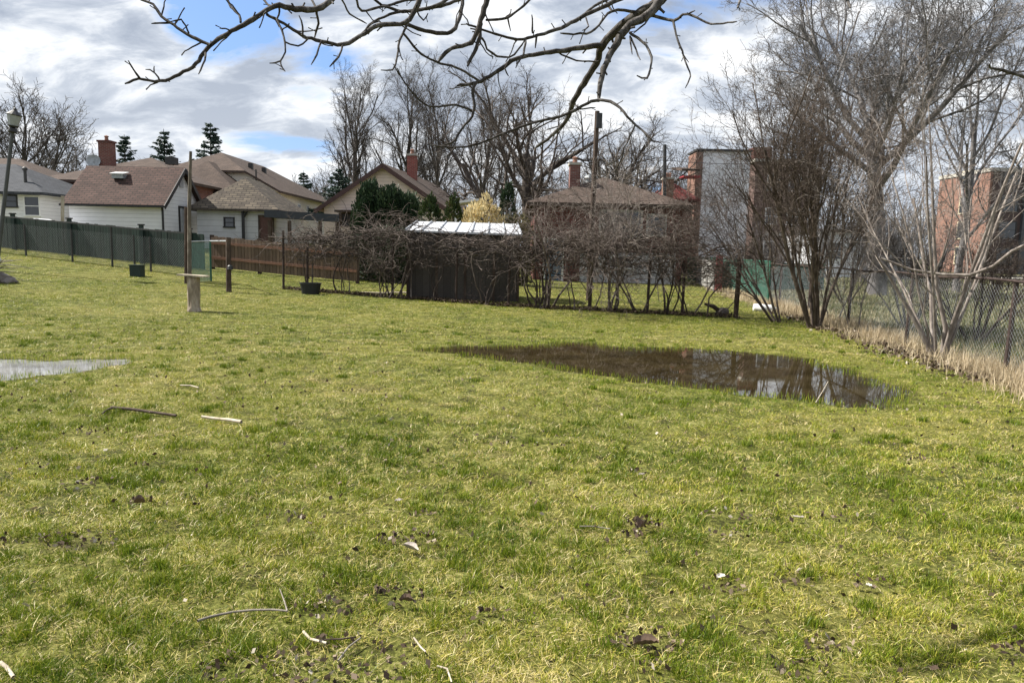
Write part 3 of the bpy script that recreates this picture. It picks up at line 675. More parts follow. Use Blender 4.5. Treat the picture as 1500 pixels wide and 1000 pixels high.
# ---- brick bungalow behind the garage
bY = 46.0; x0, x1 = X(60, bY), X(292, bY); ze, zr = Z(60, 263, bY), Z(222, 230, 50)
g = empty('brick_house', ((x0 + x1) / 2, 50, 1.0), 'red brick house with brown hip roof, tall chimney and dish, behind the white garage', 'house')
walls(x0 + .5, x1 - .5, bY, bY + 9, 0.3, ze - .1).build('wall', brick_red, g)
P, Fc = hip(x0 + .5, x1 - .5, bY, bY + 9, ze, zr); rf = MB().slab(P, Fc, .16).build('roof', sh_brown, g)
chimney(rf, X(147, 47, 230), X(164, 47, 230), 46.8, 47.5, ze, Z(155, 209, 47), brick_red, 1)
m = MB(); m.lathe((X(142, 46.6), 46.7, Z(142, 236, 46.6)), [(.02, -.1), (.25, -.06), (.40, .04), (.41, .05), (.25, -.02), (.02, -.06)], 16, Vector((.2, -1, .25))); m.tube((X(142, 46.6), 46.72, Z(142, 236, 46.6)), (X(146, 46.6), 46.9, ze + .1), .03); m.build('satellite_dish', galv, g)
window(g, 0, 'y', bY, (X(85, bY), ze - 1.3), .9, 1.1)
m = MB(); vx = X(222, 50, 240); m.box(vx + 1.6, vx + 2.2, 48.5, 49.1, zr - .6, zr - .15); m.build('roof_vent', dark_metal, rf)
# ---- grey-roofed white cottage at the left edge
aY = 40.0; x0, x1 = X(-190, aY), X(63, aY); ze, zr = Z(30, 282, aY), Z(-20, 240, 43.5)
g = empty('cottage', ((x0 + x1) / 2, 43, 1.0), 'white cottage with a dark grey roof and small windows at the far left', 'house')
walls(x0, x1, aY, aY + 7, 0.3, ze).build('wall', siding_white, g)
P, Fc = hip(x0, x1, aY, aY + 7, ze + .02, zr); MB().slab(P, Fc, .16).build('roof', sh_grey, g)
window(g, 0, 'y', aY, (X(20, aY), Z(20, 295, aY)), .62, .55, mat=black_paint)
window(g, 0, 'y', aY, (X(51, aY), Z(51, 302, aY)), .75, .95)
m = MB(); m.tube((X(45, 41), 40.9, ze + .1), (X(45, 41), 40.9, Z(45, 250, 41)), .08); m.lathe((X(45, 41), 40.9, Z(45, 250, 41)), [(.13, 0), (.13, .12), (.02, .2)], 8); m.build('vent_pipe', dark_metal, g)
# ---- house farther left behind the cottage
aY = 58.0; x0, x1 = X(-160, aY), X(62, aY); ze, zr = Z(30, 262, aY), Z(0, 232, 62)
g = empty('bungalow', ((x0 + x1) / 2, 61, 1.0), 'brown roofed house just showing above the grey cottage roof', 'house')
walls(x0, x1, aY, aY + 8, 0.3, ze).build('wall', stucco, g); P, Fc = hip(x0, x1, aY, aY + 8, ze + .02, zr); MB().slab(P, Fc, .16).build('roof', sh_brown, g)
# ---- hip roof between garage and tall cream house
aY = 50.0; x0, x1 = X(262, aY), X(346, aY); ze, zr = Z(300, 283, aY), Z(290, 238, 54)
g = empty('low_house', ((x0 + x1) / 2, 54, 1.2), 'house with plain brown pyramid roof between the garage and the tall cream house', 'house')
walls(x0 - 2, x1, aY, aY + 7, 0.3, ze).build('wall', stucco, g); P, Fc = hip(x0 - 2, x1, aY, aY + 7, ze + .02, zr); MB().slab(P, Fc, .16).build('roof', sh_brown, g)
# ---- tan hip-roofed outbuilding with white block wall
aY = 38.5; x0, x1 = X(290, aY), X(402, aY); ze = Z(340, 307, aY); zr = Z(322, 262, 41.0); bz = 0.2
g = empty('outbuilding', ((x0 + x1) / 2, 41, 1.0), 'low white outbuilding with streaky tan hip roof and dark door', 'outbuilding')
walls(x0, x1, aY, aY + 5.4, bz, ze).build('wall', mat_siding('white_block', (.62, .62, .63), .3), g)
P, Fc = hip(x0, x1, aY, aY + 5.4, ze + .02, zr, 1.9); MB().slab(P, Fc, .12).build('roof', sh_tan, g)
door(g, 'y', aY, X(391, aY), .62, bz + .6, Z(391, 318, aY) - bz - .6, mat_plain('brown_door', (.10, .045, .035), .6), dark_wood)
window(g, 0, 'y', aY, (X(337, aY), Z(337, 326, aY)), .42, .4, mat=black_paint)
m = MB(); m.tube((X(356, 38.2), 38.3, ze), (X(356, 38.2), 38.3, .5), .08); m.tube((X(363, 38.2), 38.3, ze - .05), (X(357, 38.2), 38.3, ze - .4), .05); m.build('downspout', black_paint, g)
# ---- dark flat pergola beside it
aY = 35.0; z1_ = Z(440, 309, aY)
g = empty('pergola', (X(443, aY), 37, 1.0), 'dark flat-roofed pergola on posts in front of the cream houses', 'pergola')
MB().slab([(X(388, aY), aY, z1_ + .02), (X(497, aY), aY, z1_ - .13), (X(490, 39), 39.0, z1_ - .02), (X(398, 39), 39.0, z1_ + .12)], [(0, 1, 2, 3)], .34).build('roof', mat_plain('dark_canopy', (.03, .035, .045), .6), g)
for px in (394, 423, 468, 493):
    MB().box(X(px, aY) - .07, X(px, aY) + .07, aY + .1, aY + .24, .2, z1_ - .46).build('post', dark_wood, g)
# ---- tall cream house running away from us
g = empty('tall_house', (-22, 60, 1.2), 'tall cream house with long brown roof receding towards the bare trees', 'house')
xa, xb, ya_, yb_ = -27.0, -17.0, 53.5, 71.0; ze = Z(406, 278, ya_); zm = Z(336, 253, ya_); zr = Z(328, 226, 56.5)
walls(xa, xb, ya_, yb_, .3, ze).build('wall', stucco, g)
k_ = (zm - ze) / (zr - ze) * 5.0
m = MB(); b_ = 0; m.v += [(xa, ya_, ze + .002), (xb, ya_, ze + .002), (xb - k_, ya_, zm), (xa + k_, ya_, zm)] + [(xa, ya_ + .2, ze + .002), (xb, ya_ + .2, ze + .002), (xb - k_, ya_ + .2, zm), (xa + k_, ya_ + .2, zm)]
m.f += [(0, 1, 2, 3), (7, 6, 5, 4), (0, 4, 5, 1), (1, 5, 6, 2), (2, 6, 7, 3), (3, 7, 4, 0)]; m.build('gable', stucco, g)
o_ = .4
P = [(xa - o_, ya_ - o_, ze - .1), (xb + o_, ya_ - o_, ze - .1), (xb - k_, ya_ - o_, zm + .12), (xa + k_, ya_ - o_, zm + .12), (-22, ya_ + 3, zr + .12), (-22, yb_ - 5, zr + .12), (xb + o_, yb_ + o_, ze - .1), (xa - o_, yb_ + o_, ze - .1)]
rf = MB().slab(P, [(3, 2, 4), (2, 1, 6, 5, 4), (3, 4, 5, 7, 0), (5, 6, 7)], .16).build('roof', sh_brown, g)
for yy, w in ((55.5, .6), (59, .8), (61.5, .6), (64.2, .7), (67.3, 1.0)): window(g, 0, '+x', xb, (yy, ze - 1.3), w, 1.15, mat=white_paint)
for yy in (57, 60): MB().box(-20.2, -19.9, yy, yy + .3, zr - 1.3, zr - .55).build('roof_vent', dark_metal, rf)
m = MB(); m.tube((X(376, 53), 53.2, .5), (X(376, 53), 53.2, Z(376, 248, 53)), .06); m.build('vent_pipe', dark_metal, g)
# ---- cream gabled house with red chimney
aY = 45.0; xm = X(563, aY); zr = Z(563, 240, aY); ze = Z(468, 299, aY); xl = X(472, aY); xr_ = 2 * xm - xl; yb_ = 57
g = empty('gabled_house', (xm, aY, .8), 'cream clapboard house with steep gable and red chimney behind the dark hedge', 'house')
walls(xl, xr_, aY, yb_, .2, ze).build('wall', siding_cream, g); gables(g, siding_cream, xl, xr_, aY, yb_, ze + .002, zr - .12, 'y')
s_ = (zr - ze) / (xm - xl); o_ = .45
P = [(xl - o_, aY - .4, ze - o_ * s_), (xm, aY - .4, zr), (xm, yb_ + .4, zr), (xl - o_, yb_ + .4, ze - o_ * s_), (xr_ + o_, aY - .4, ze - o_ * s_), (xr_ + o_, yb_ + .4, ze - o_ * s_)]
rf = MB().slab(P, [(0, 1, 2, 3), (1, 4, 5, 2)], .12).build('roof', sh_brown, g)
m = MB(); m.bar((xl - o_, aY - .43, ze - o_ * s_ - .16), (xm, aY - .43, zr - .16), .04, .24); m.bar((xr_ + o_, aY - .43, ze - o_ * s_ - .16), (xm, aY - .43, zr - .16), .04, .24); m.build('fascia', mat_plain('brown_fascia', (.07, .035, .03), .6), g)
chimney(rf, X(587, 49), X(599, 49), 48.7, 49.3, ze + .5, Z(593, 229, 49), mat_brick('bright_brick', (.33, .08, .06), (.24, .06, .05), (.3, .2, .17)), 1)
m = MB().box(X(500, aY), X(524, aY), aY - 1.4, aY - .003, Z(510, 312, aY), Z(510, 309, aY)); m.build('canopy', dark_wood, g)
for px in (501, 521): MB().box(X(px, 44) - .05, X(px, 44) + .05, 43.7, 43.8, .3, Z(510, 312, 44)).build('post', dark_wood, g)
window(g, 0, 'y', aY, (X(508, aY), Z(508, 322, aY)), .7, .7, mat=dark_wood)
g.rotation_euler.z = R(-7)
# small low white-edged roof seen between the shrubs
aY = 42.0; g = empty('carport', (X(690, aY), 43, .6), 'flat white-edged carport roof glimpsed above the dark columnar shrubs', 'carport')
MB().slab([(X(665, aY), aY, Z(665, 295, aY)), (X(700, aY), aY, Z(700, 291, aY)), (X(700, aY), 46, Z(700, 291, aY) + .1), (X(665, aY), 46, Z(665, 295, aY) + .1)], [(0, 1, 2, 3)], .12).build('roof', white_paint, g)
for px in (667, 698): MB().box(X(px, aY) - .06, X(px, aY) + .06, aY + .1, aY + .22, .2, Z(690, 298, aY)).build('post', white_paint, g)
# ---- red brick bungalow on the right of centre
aY = 36.0; x0, x1 = X(782, aY), X(1000, aY); ze = Z(880, 299, aY); zr = Z(855, 264, 40.5)
g = empty('brick_bungalow', ((x0 + x1) / 2, 40, 0), 'red brick bungalow with brown hip roof behind the tangled vines', 'house')
walls(x0, x1, aY, aY + 9, -.1, ze).build('wall', brick_dark, g)
P, Fc = hip(x0, x1, aY, aY + 9, ze + .02, zr, 3.2); rf = MB().slab(P, Fc, .18).build('roof', sh_brown, g)
m = MB().box(X(850, aY), X(990, aY), aY - .12, aY - .003, -.1, Z(900, 370, aY)); m.build('foundation', mat_plain('painted_block', (.42, .42, .43), .8), g)
chimney(rf, X(834, 38, 260), X(849, 38, 260), 37.6, 38.4, ze + .3, Z(842, 243, 38), mat_brick('dull_brick', (.22, .09, .075), (.17, .07, .06), (.2, .16, .15)), 1)
window(g, 0, 'y', aY, (X(908, aY), Z(908, 328, aY)), 1.9, 1.15, fw=.1, mull=2, mat=mat_plain('aged_frame', (.34, .34, .33), .7))
window(g, 0, 'y', aY, (X(960, aY), Z(960, 330, aY)), .8, .9, fw=.09, mat=mat_plain('aged_frame', (.34, .34, .33), .7))
window(g, 0, 'y', aY - .12, (X(912, aY), Z(912, 384, aY)), 1.0, .5, fw=.07)
door(g, 'y', aY, X(811, aY), .8, .0, Z(811, 352, aY), mat_plain('blue_door', (.07, .12, .18), .5), white_paint)
MB().lathe((X(860, 40), 40.3, zr - .15), [(.16, 0), (.16, .22), (.26, .24), (.2, .36), (.02, .42)], 10).build('roof_vent', galv, rf)
# ---- brick row with balconies and chimney next to the white-walled block
aY = 54.0
g = empty('brick_row', (X(995, aY), 58, 0), 'dark brick house with stepped roofs and chimney left of the white wall', 'house')
MB().box(X(962, aY), X(1012, aY), aY, aY + 8, -.1, Z(990, 292, aY)).build('wall', brick_dark, g)
P, Fc = hip(X(962, aY), X(1012, aY), aY, aY + 8, Z(990, 292, aY) + .02, Z(990, 268, aY), 1.0); MB().slab(P, Fc, .14).build('roof', mat_brick('red_shingles', (.24, .06, .055), (.16, .045, .045), (.08, .04, .04), .35, .15), g)
chimney(g, X(967, 53), X(981, 53), 52.6, 53.4, 0, Z(974, 263, 53), brick_orange, 2)
MB().box(X(990, aY), X(1014, aY), aY - 1.4, aY - .004, Z(1000, 262, aY), Z(1000, 260, aY)).build('balcony', mat_plain('red_trim', (.28, .04, .05), .6), g)
MB().slab([(X(990, 53), 52.2, Z(1000, 249, 53)), (X(1016, 53), 52.2, Z(1000, 249, 53)), (X(1016, 53), 57, Z(1000, 236, 53)), (X(995, 53), 57, Z(1000, 236, 53))], [(0, 1, 2, 3)], .15).build('awning', sh_brown, g)
# ---- white-walled apartment block
aY = 60.0; zt = Z(1050, 222, aY)
g = empty('apartment_block', (X(1050, aY), 66, 0), 'pale stucco apartment block with a brick edge behind the tall shrub', 'building')
MB().box(X(1023, aY), X(1092, aY), aY, aY + 2.6, -.1, zt).build('wall', white_stucco, g)
MB().box(X(1013, aY), X(1022.8, aY), aY - .1, aY + 2.6, -.1, zt - .1).build('brick_pier', brick_orange, g)
MB().box(X(1012, aY), X(1093, aY), aY - .25, aY + 2.8, zt + .003, zt + .16).build('parapet', dark_metal, g)
# ---- brick block behind the tall shrub
aY = 66.0; zt = Z(1160, 238, aY); bx0, bx1 = X(1100, aY), X(1180, aY)
g = empty('brick_block', (X(1170, aY), 72, 0), 'brown brick block half hidden behind the tall multi-stemmed shrub', 'building')
MB().box(bx0, bx1, aY, aY + 14, -.1, zt).build('wall', mat_brick('brown_brick', (.14, .085, .075), (.11, .065, .058), (.16, .13, .12)), g)
MB().box(X(1101, aY), X(1128, aY), aY + 1, aY + 4, zt + .26, Z(1105, 213, aY)).build('stair_tower', brick_dark, g)
MB().box(bx0 - .1, bx1 + .1, aY - .15, aY + 14.1, zt + .003, zt + .25).build('parapet', concrete, g)
for i in range(2):
    for j in range(3): window(g, 0, 'y', aY, (bx0 + 1.6 + i * 1.9, 2.0 + j * 2.9), .9, 1.3, fw=.1)
MB().box(X(1120, aY), bx1, aY - .3, aY - .004, Z(1160, 346, aY), Z(1160, 340, aY)).build('concrete_band', concrete, g)
# ---- low pale house right behind
aY = 52.0; g = empty('pale_house', (X(1290, aY), 55, 0), 'low pale house with flat roof line behind the twiggy trees', 'house')
MB().box(X(1200, aY), X(1262, aY), aY, aY + 7, -.1, Z(1230, 340, aY)).build('wall', white_stucco, g)
MB().box(X(1262.2, aY), X(1345, aY), aY + .6, aY + 8, -.1, Z(1300, 352, aY)).build('wing', mat_siding('grey_siding', (.42, .42, .44), .2), g)
MB().box(X(1196, aY), X(1266, aY), aY - .3, aY + 7.3, Z(1230, 340, aY) + .003, Z(1230, 336, aY)).build('roof', sh_brown, g)
MB().box(X(1266.2, aY), X(1350, aY), aY + .3, aY + 8.3, Z(1300, 352, aY) + .003, Z(1300, 348, aY)).build('roof', sh_grey, g)
window(g, 0, 'y', aY, (X(1222, aY), 1.9), 1.2, 1.1); window(g, 0, 'y', aY + .6, (X(1300, aY), 1.7), 1.0, .9)
# ---- four storey brick building far right
aY = 78.0; cx_ = X(1441, aY); zt = Z(1441, 251, aY); yb_ = cx_ / (X(1368, 100) / 100)
g = empty('school_building', (cx_ + 8, 85, 0), 'four-storey orange brick building with narrow windows at the right edge', 'building')
MB().box(cx_ + .25, cx_ + 60, aY + .25, yb_, -.1, zt).build('wall', mat_brick('shaded_brick', (.13, .085, .08), (.10, .07, .068), (.10, .085, .08)), g)  # front wall's shade is put into a darker brick colour
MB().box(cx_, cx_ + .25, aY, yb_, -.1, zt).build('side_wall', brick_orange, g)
MB().box(cx_ - .12, cx_ + 60.1, aY - .12, yb_ + .1, zt + .003, zt + .4).build('parapet', concrete, g)
for j in range(4):
    for yy, w in (((aY + yb_) / 2 - .3, 1.1),):
        window(g, 0, '-x', cx_, (yy, 1.9 + j * 2.72), w, 1.7, fw=.12, mat=mat_plain('cream_lintel', (.55, .48, .34), .8))
for j in range(4):
    for i in range(6): window(g, 0, 'y', aY + .25, (cx_ + 2.4 + i * 3.2, 1.9 + j * 2.72), 1.7, 1.6, fw=.1, mat=dark_metal)
for i in range(3): MB().box(cx_ + 4 + i * 6.4 - .3, cx_ + 4 + i * 6.4 + .3, aY - .1, aY + .24, -.1, zt).build('pilaster', mat_plain('dark_panel', (.07, .075, .085), .6), g)
# ================================================================ fences
def gp(px, py, Y):
    "ground point under image column px at depth Y"
    x = X(px, Y, py); return Vector((x, Y, gz(x, Y)))
def lerp(a, b_, t_): return a + (b_ - a) * t_
def chain_mesh(m, a, b_, h, cell, r, z0=.05):
    "diagonal wires between ground points a and b"
    L = (b_ - a).length; d = (b_ - a) / L; nn = int((L + h) / cell)
    for k in range(nn):
        s0 = -h + k * cell
        for sg in (1, -1):
            u0, u1 = s0, s0 + h
            za, zb = (0, h) if sg == 1 else (h, 0)
            ua, ub = u0, u1
            if ua < 0: za = za + (0 - ua) * sg; ua = 0
            if ub > L: zb = zb - (ub - L) * sg; ub = L
            if ub - ua < .01: continue
            pa, pb = a + d * ua, a + d * ub; m.add([tuple(pa + Vector((0, 0, za + z0))), tuple((pa + pb) / 2 + Vector((0, 0, (za + zb) / 2 + z0))), tuple(pb + Vector((0, 0, zb + z0)))], [r] * 3, 3)
# left chain link fence
A = gp(-60, 372, 29.5); B = gp(277, 388, 24.5); hL = 1.42
g = empty('chain_link_fence', A, 'grey chain link fence with top rail in front of the dark green board fence', 'fence')
m = MB(); m.bar(A + Vector((0, 0, hL)), B + Vector((0, 0, hL)), .045); m.build('top_rail', dark_metal, g)
for px in (2, 52, 122, 178, 208, 229):
    t_ = (px + 60) / 337; p = lerp(A, B, t_); p.z = gz(p.x, p.y)
    MB().tube(p - Vector((0, 0, .1)), p + Vector((0, 0, hL if px in (178,) else hL - .22)), .035).build('post', dark_metal, g)
tb = Tubes(); chain_mesh(tb, A, B, hL - .3, .10, .0034, .06); tb.build('chain_mesh', mat_plain('dull_wire', (.11, .12, .12), .6, .3), g)
# dark green board fence behind
A = gp(-70, 370, 31.5); B = gp(300, 385, 26.8); hB = 1.32
g = empty('green_board_fence', A, 'dark green vertical board fence behind the chain link on the left', 'fence')
def board_panel(A, B, h, t=.03, pitch=None, name='board_panel', mat=boards_green, parent=None, gap=0, z0=.06, jitter=.03):
    L = (B - A).length; d = (B - A) / L; pitch = pitch or .15; m = MB(); rd = random.Random(len(name) + int(L * 10)); k = 0
    while k * pitch < L:
        a = A + d * (k * pitch); b2 = A + d * min(L, (k + 1) * pitch - gap); hh = h + rd.uniform(-jitter, jitter)
        za, zb = gz(a.x, a.y), gz(b2.x, b2.y); nrm_ = Vector((-d.y, d.x, 0)).normalized() * (t / 2 + rd.uniform(0, .006))
        b_ = len(m.v)
        for q, zz in ((a, za), (b2, zb)):
            for s in (-1, 1):
                for w in (z0, hh): m.v.append((q.x + s * nrm_.x, q.y + s * nrm_.y, zz + w))
        for q in ((0, 1, 5, 4), (2, 6, 7, 3), (1, 3, 7, 5), (0, 4, 6, 2), (0, 2, 3, 1), (4, 5, 7, 6)): m.f.append(tuple(b_ + i for i in q))
        k += 1
    return m.build(name, mat, parent)
board_panel(A, B, hB, parent=g, gap=.012)
for px in (36, 121, 221, 283):
    t_ = (px + 70) / 370; p = lerp(A, B, t_) + Vector((0, -.08, 0)); p.z = gz(p.x, p.y)
    pt_ = MB().box(p.x - .07, p.x + .07, p.y - .05, p.y + .05, p.z - .1, p.z + hB + .12).build('post', mat_plain('green_black_paint', (.02, .035, .032), .6), g)
    MB().box(p.x - .1, p.x + .1, p.y - .08, p.y + .08, p.z + hB + .122, p.z + hB + .17).build('post_cap', black_paint, pt_)
# brown board fence
A = gp(311, 398, 27.5); B = gp(523, 405, 25.5); hW = 1.22
g = empty('wooden_fence', A, 'reddish brown vertical board fence with a horizontal rail left of the vines', 'fence')
board_panel(A, B, hW, parent=g, mat=boards_brown, gap=.02, pitch=.15, z0=.1)
m = MB()
for zz in (.45, 1.0): m.bar(A + Vector((0, -.05, zz)), B + Vector((0, -.05, zz)), .04, .09)
m.build('rail', mat_plain('brown_rail', (.16, .08, .05), .8), g)
for t_ in (0.0, .34, .67, 1.0): p = lerp(A, B, t_); MB().box(p.x - .06, p.x + .06, p.y + .02, p.y + .14, p.z - .1, p.z + hW + .06).build('post', dark_wood, g)
# green windscreen gate section between the tall pole and a dark post
A = gp(279, 396, 22.5); B = gp(309, 396, 23.2); C_ = gp(336, 410, 20.6)
g = empty('green_mesh_gate', A, 'short translucent green mesh panel with pale top rail beside the tall pole', 'fence')
gm_ = mat_plain('green_mesh_cloth', (.015, .075, .055), .7)
tb = Tubes(); chain_mesh(tb, A, B, 1.2, .045, .0065, .03); tb.build('mesh_panel', gm_, g)
MB().tube(B - Vector((0, 0, .1)), B + Vector((0, 0, 1.3)), .03).build('post', green_vinyl, g)
MB().tube(A + Vector((0, 0, 1.26)), B + Vector((0, 0, 1.28)), .022).build('top_rail', galv, g)
MB().tube(B + Vector((0, 0, 1.28)), C_ + Vector((0, 0, 1.42)), .022).build('top_rail', galv, g)
p = gp(335, 412, 20.5); g = empty('fence_post', p, 'dark wooden post with a knot of wire, right of the green mesh panel', 'post')
MB().tube(p - Vector((0, 0, .1)), p + Vector((.02, 0, 1.52)), .075, .065, 9).build('post', dark_wood, g)
MB().lathe(p + Vector((.07, -.05, .62)), [(.02, 0), (.09, .03), (.07, .12), (.02, .16)], 8).build('wire_knot', dark_metal, g)
# ---- tall leaning pole behind the stump table
p = gp(277, 398, 22.0); top = W(279.5, 222, 22.0); g = empty('wooden_pole', p, 'tall thin weathered wooden pole standing behind the stump table', 'pole')
mid = W(277.5, 300, 22.0)
MB().tube(p - Vector((0, 0, .2)), mid, .06, .055, 9).tube(mid, top, .055, .04, 9).build('pole', mat_bark('pole_wood', (.13, .11, .09), (.30, .27, .23), 10), g)
q = gp(272, 392, 22.2); MB().tube(q - Vector((0, 0, .1)), W(273, 303, 22.2), .06, .06, 8).build('brace_post', dark_wood, g)
# ---- garden lamp, leaning
p = gp(-6, 392, 23.0); top = W(19, 189, 23.0)
g = empty('garden_lamp', p, 'leaning dark lamp post with glass lantern at the left edge', 'lamp')
ax = (top - p).normalized()
MB().tube(p - ax * .3, top, .065, .05, 10).build('pole', mat_plain('lamp_pole_paint', (.07, .075, .08), .5, .3), g)
hd = MB().lathe(top, [(.10, -.12), (.13, -.08), (.10, .02), (.07, .04), (.13, .07), (.15, .10)], 12, ax).build('lamp_head', black_paint, g)
m = MB(); m.lathe(top, [(.13, .10), (.20, .40)], 8, ax); m.build('lamp_glass', mat_plain('frosted_glass', (.30, .32, .35), .2, var=.1), hd)
MB().lathe(top, [(.21, .402), (.22, .42), (.10, .52), (.05, .56), (.05, .60), (.01, .64)], 12, ax).build('lamp_cap', black_paint, hd)
# ---- utility pole behind the vines
p = gp(862, 440, 22.5); top = W(875, 163, 22.5); g = empty('utility_pole', p, 'tall dark leaning pole rising out of the vines before the bungalow', 'pole')
MB().tube(p - Vector((0, 0, .2)), top, .085, .07, 9).build('pole', dark_wood, g)
t2 = W(876, 176, 22.45); MB().box(t2.x - .05, t2.x + .11, t2.y - .14, t2.y - .03, t2.z - .25, t2.z + .18).build('bracket', dark_metal, g)
# ---- thin pole with overhead wire near the white wall
top = W(974, 212, 50); p = gp(973, 390, 50); g = empty('steel_pole', p, 'thin straight steel pole above the small brick chimney, holding a wire', 'pole')
MB().tube(p - Vector((0, 0, .2)), top, .14, .11, 9).build('pole', dark_metal, g)
tb = Tubes(); e = W(1250, 225, 60); pts = [tuple(lerp(top - Vector((0, 0, 1.0)), e, k / 9) - Vector((0, 0, 4 * .5 * (k / 9) * (1 - k / 9)))) for k in range(10)]; tb.add(pts, [.02] * 10, 4); tb.build('wire', black_paint, g)
# ---- stump table
p = Vector((*gpix(285, 461), 0)); p = Vector((p.x, p.y, gz(p.x, p.y)))
g = empty('stump_table', p, 'upright grey log with a plank laid across its top, standing in the lawn', 'stump')
m = MB(); hS = W(285, 406, p.y).z - p.z; rd = random.Random(4); nS_ = 18
prof = [(.155, -.05), (.145, .03), (.125, .12), (.125, hS * .5), (.13, hS * .8), (.13, hS)]
m.lathe(p, prof, nS_)
m.v = [(v[0] + .012 * math.sin(7 * math.atan2(v[1] - p.y, v[0] - p.x)) * (1 if abs(v[0] - p.x) > .01 else 0) + rd.uniform(-.008, .008), v[1] + rd.uniform(-.012, .012), v[2]) for v in m.v]
m.build('log', mat_bark('silver_log', (.27, .22, .17), (.52, .46, .38), 9), g)
m = MB(); zt_ = p.z + hS + .003; m.poly([]) if False else None
P = [(-.30, -.14, .03), (.27, -.17, .0), (.30, .13, 0), (-.26, .16, .02)]; P = [(p.x + a, p.y + b2, zt_ + c + .035) for a, b2, c in P]
MB().slab(P, [(0, 1, 2, 3)], .035).build('plank', pale_wood, g)
# ---- pile at the left edge
p = gp(4, 402, 20.5); g = empty('brush_pile', p, 'heap of stones, sticks and pale plastic sheeting at the left edge of the lawn', 'pile')
def rock(c, r, seed, sq=.6):
    rd = random.Random(seed); import bmesh
    bm = bmesh.new(); bmesh.ops.create_icosphere(bm, subdivisions=2, radius=1)
    o3 = rd.uniform(0, 50); m = MB()
    for v in bm.verts:
        k = .75 + .5 * float(vnoise(v.co.x * 1.6 + o3, v.co.y * 1.6 + v.co.z * 1.3, seed)); v.co = Vector((v.co.x * r[0] * k + c[0], v.co.y * r[1] * k + c[1], v.co.z * r[2] * k + c[2]))
    m.v = [tuple(v.co) for v in bm.verts]; m.f = [tuple(v.index for v in f.verts) for f in bm.faces]; bm.free(); return m
rk = mat_plain('stone', (.16, .14, .13), .9, 0, .4, 4)
for i, (dx, dy, dz, s) in enumerate([(-.5, .1, .12, .5), (-.1, 0, .1, .38), (.25, -.1, .05, .22), (-.35, -.25, .35, .35), (-.9, 0, .3, .6)]): rock((p.x + dx, p.y + dy, p.z + dz), (s, s * .8, s * .55), 20 + i).build('stone', rk, g)
rock((p.x - .35, p.y - .15, p.z + .62), (.42, .35, .24), 31).build('plastic_sheet', mat_plain('pale_plastic', (.5, .52, .55), .3, 0, .3, 5), g)
tb = Tubes(); rd = random.Random(3)
for k in range(26):
    a = Vector((p.x - .5 + rd.gauss(0, .45), p.y + rd.gauss(0, .3), p.z + rd.uniform(.02, .5))); d_ = Vector((rd.gauss(.6, .6), rd.gauss(0, .4), rd.gauss(0, .2)))
    tb.add([tuple(a), tuple(a + d_ * .3 + Vector((0, 0, .04))), tuple(a + d_ * .65)], [.014, .011, .006], 4)
tb.build('sticks', weathered, g)
# ---- green electrical box, black tub, planks
p = gp(201, 391, 23.6); g = empty('utility_box', p, 'small dark green box standing in the grass before the left fence', 'box')
MB().box(p.x - .17, p.x + .17, p.y - .15, p.y + .15, p.z - .03, p.z + .36).build('box_body', mat_plain('box_green', (.012, .026, .024), .6), g); MB().box(p.x - .19, p.x + .19, p.y - .17, p.y + .17, p.z + .362, p.z + .39).build('lid', mat_plain('box_green', (.012, .026, .024), .6), g)
p = gp(455, 424, 20.9); g = empty('black_tub', p, 'black plastic tub standing at the foot of the vine fence left end', 'tub')
m = MB(); m.lathe((0, 0, 0), [(.27, 0), (.33, .36), (.35, .37), (.35, .41), (.31, .41), (.26, .06)], 16); m.v = [(p.x + v[0] * .9, p.y + v[1] * .6, p.z + v[2] * .85) for v in m.v]; m.build('tub_body', mat_plain('black_plastic', (.012, .014, .017), .5), g)
m = MB(); m.lathe((0, 0, .32), [(.26, 0), (.2, .04), (.02, .06)], 12); m.v = [(p.x + v[0] * .9, p.y + v[1] * .6, p.z + v[2] * .85) for v in m.v]; m.build('soil', rk, g)
for (pa, pb, ya2, lb) in (((528, 427), (572, 431), 21.8, 'pale plank lying in the grass behind the vines, left one of two'), ((566, 431), (598, 422), 22.3, 'pale plank lying against the corner of the dark board shed')):
    a = gp(pa[0], pa[1], ya2); b2 = gp(pb[0], pb[1], ya2 - .2); o = MB().bar(a + Vector((0, 0, .06)), b2 + Vector((0, 0, .09)), .16, .035).build('plank', pale_wood); tag(o, lb, 'plank', 'planks on the grass behind the vines')
# ---- shed with white metal roof
aY = 21.2; x0, x1 = X(597, aY), X(761, aY); ze = Z(680, 344, aY); zb = gz(x0, aY) - .1
g = empty('garden_shed', ((x0 + x1) / 2, aY + 1, zb + .1), 'dark weathered board shed with a white metal roof behind the vines', 'shed')
m = walls(x0, x1, aY, aY + 2.1, zb, ze); m.build('wall', boards_dark, g)
zr = Z(610, 325, aY + 1.1); y0_, ym_, y1_ = aY - .12, aY + 1.05, aY + 2.25; xa, xb = x0 - .05, x1 + .05
P = [(xa, y0_, Z(595, 337, aY)), (xb, y0_, Z(763, 343, aY)), (xb - .12, ym_, Z(757, 328, aY + 1.05)), (xa + .2, ym_, Z(608, 324, aY + 1.05)), (xb, y1_, ze - .02), (xa, y1_, ze)]
wr = mat_plain('white_sheet_metal', (.52, .53, .56), .45, .1, .08, 2)
rf = MB().slab(P, [(0, 1, 2, 3), (3, 2, 4, 5)], .05).build('roof', wr, g)
m = MB()
for k in range(8):
    t_ = k / 7; a = lerp(Vector(P[0]), Vector(P[1]), t_); b2 = lerp(Vector(P[3]), Vector(P[2]), t_); m.bar(a + Vector((0, -.004, .02)), b2 + Vector((0, 0, .02)), .03, .035)
m.build('roof_seam', mat_plain('seam_metal', (.40, .42, .45), .4, .3), rf)
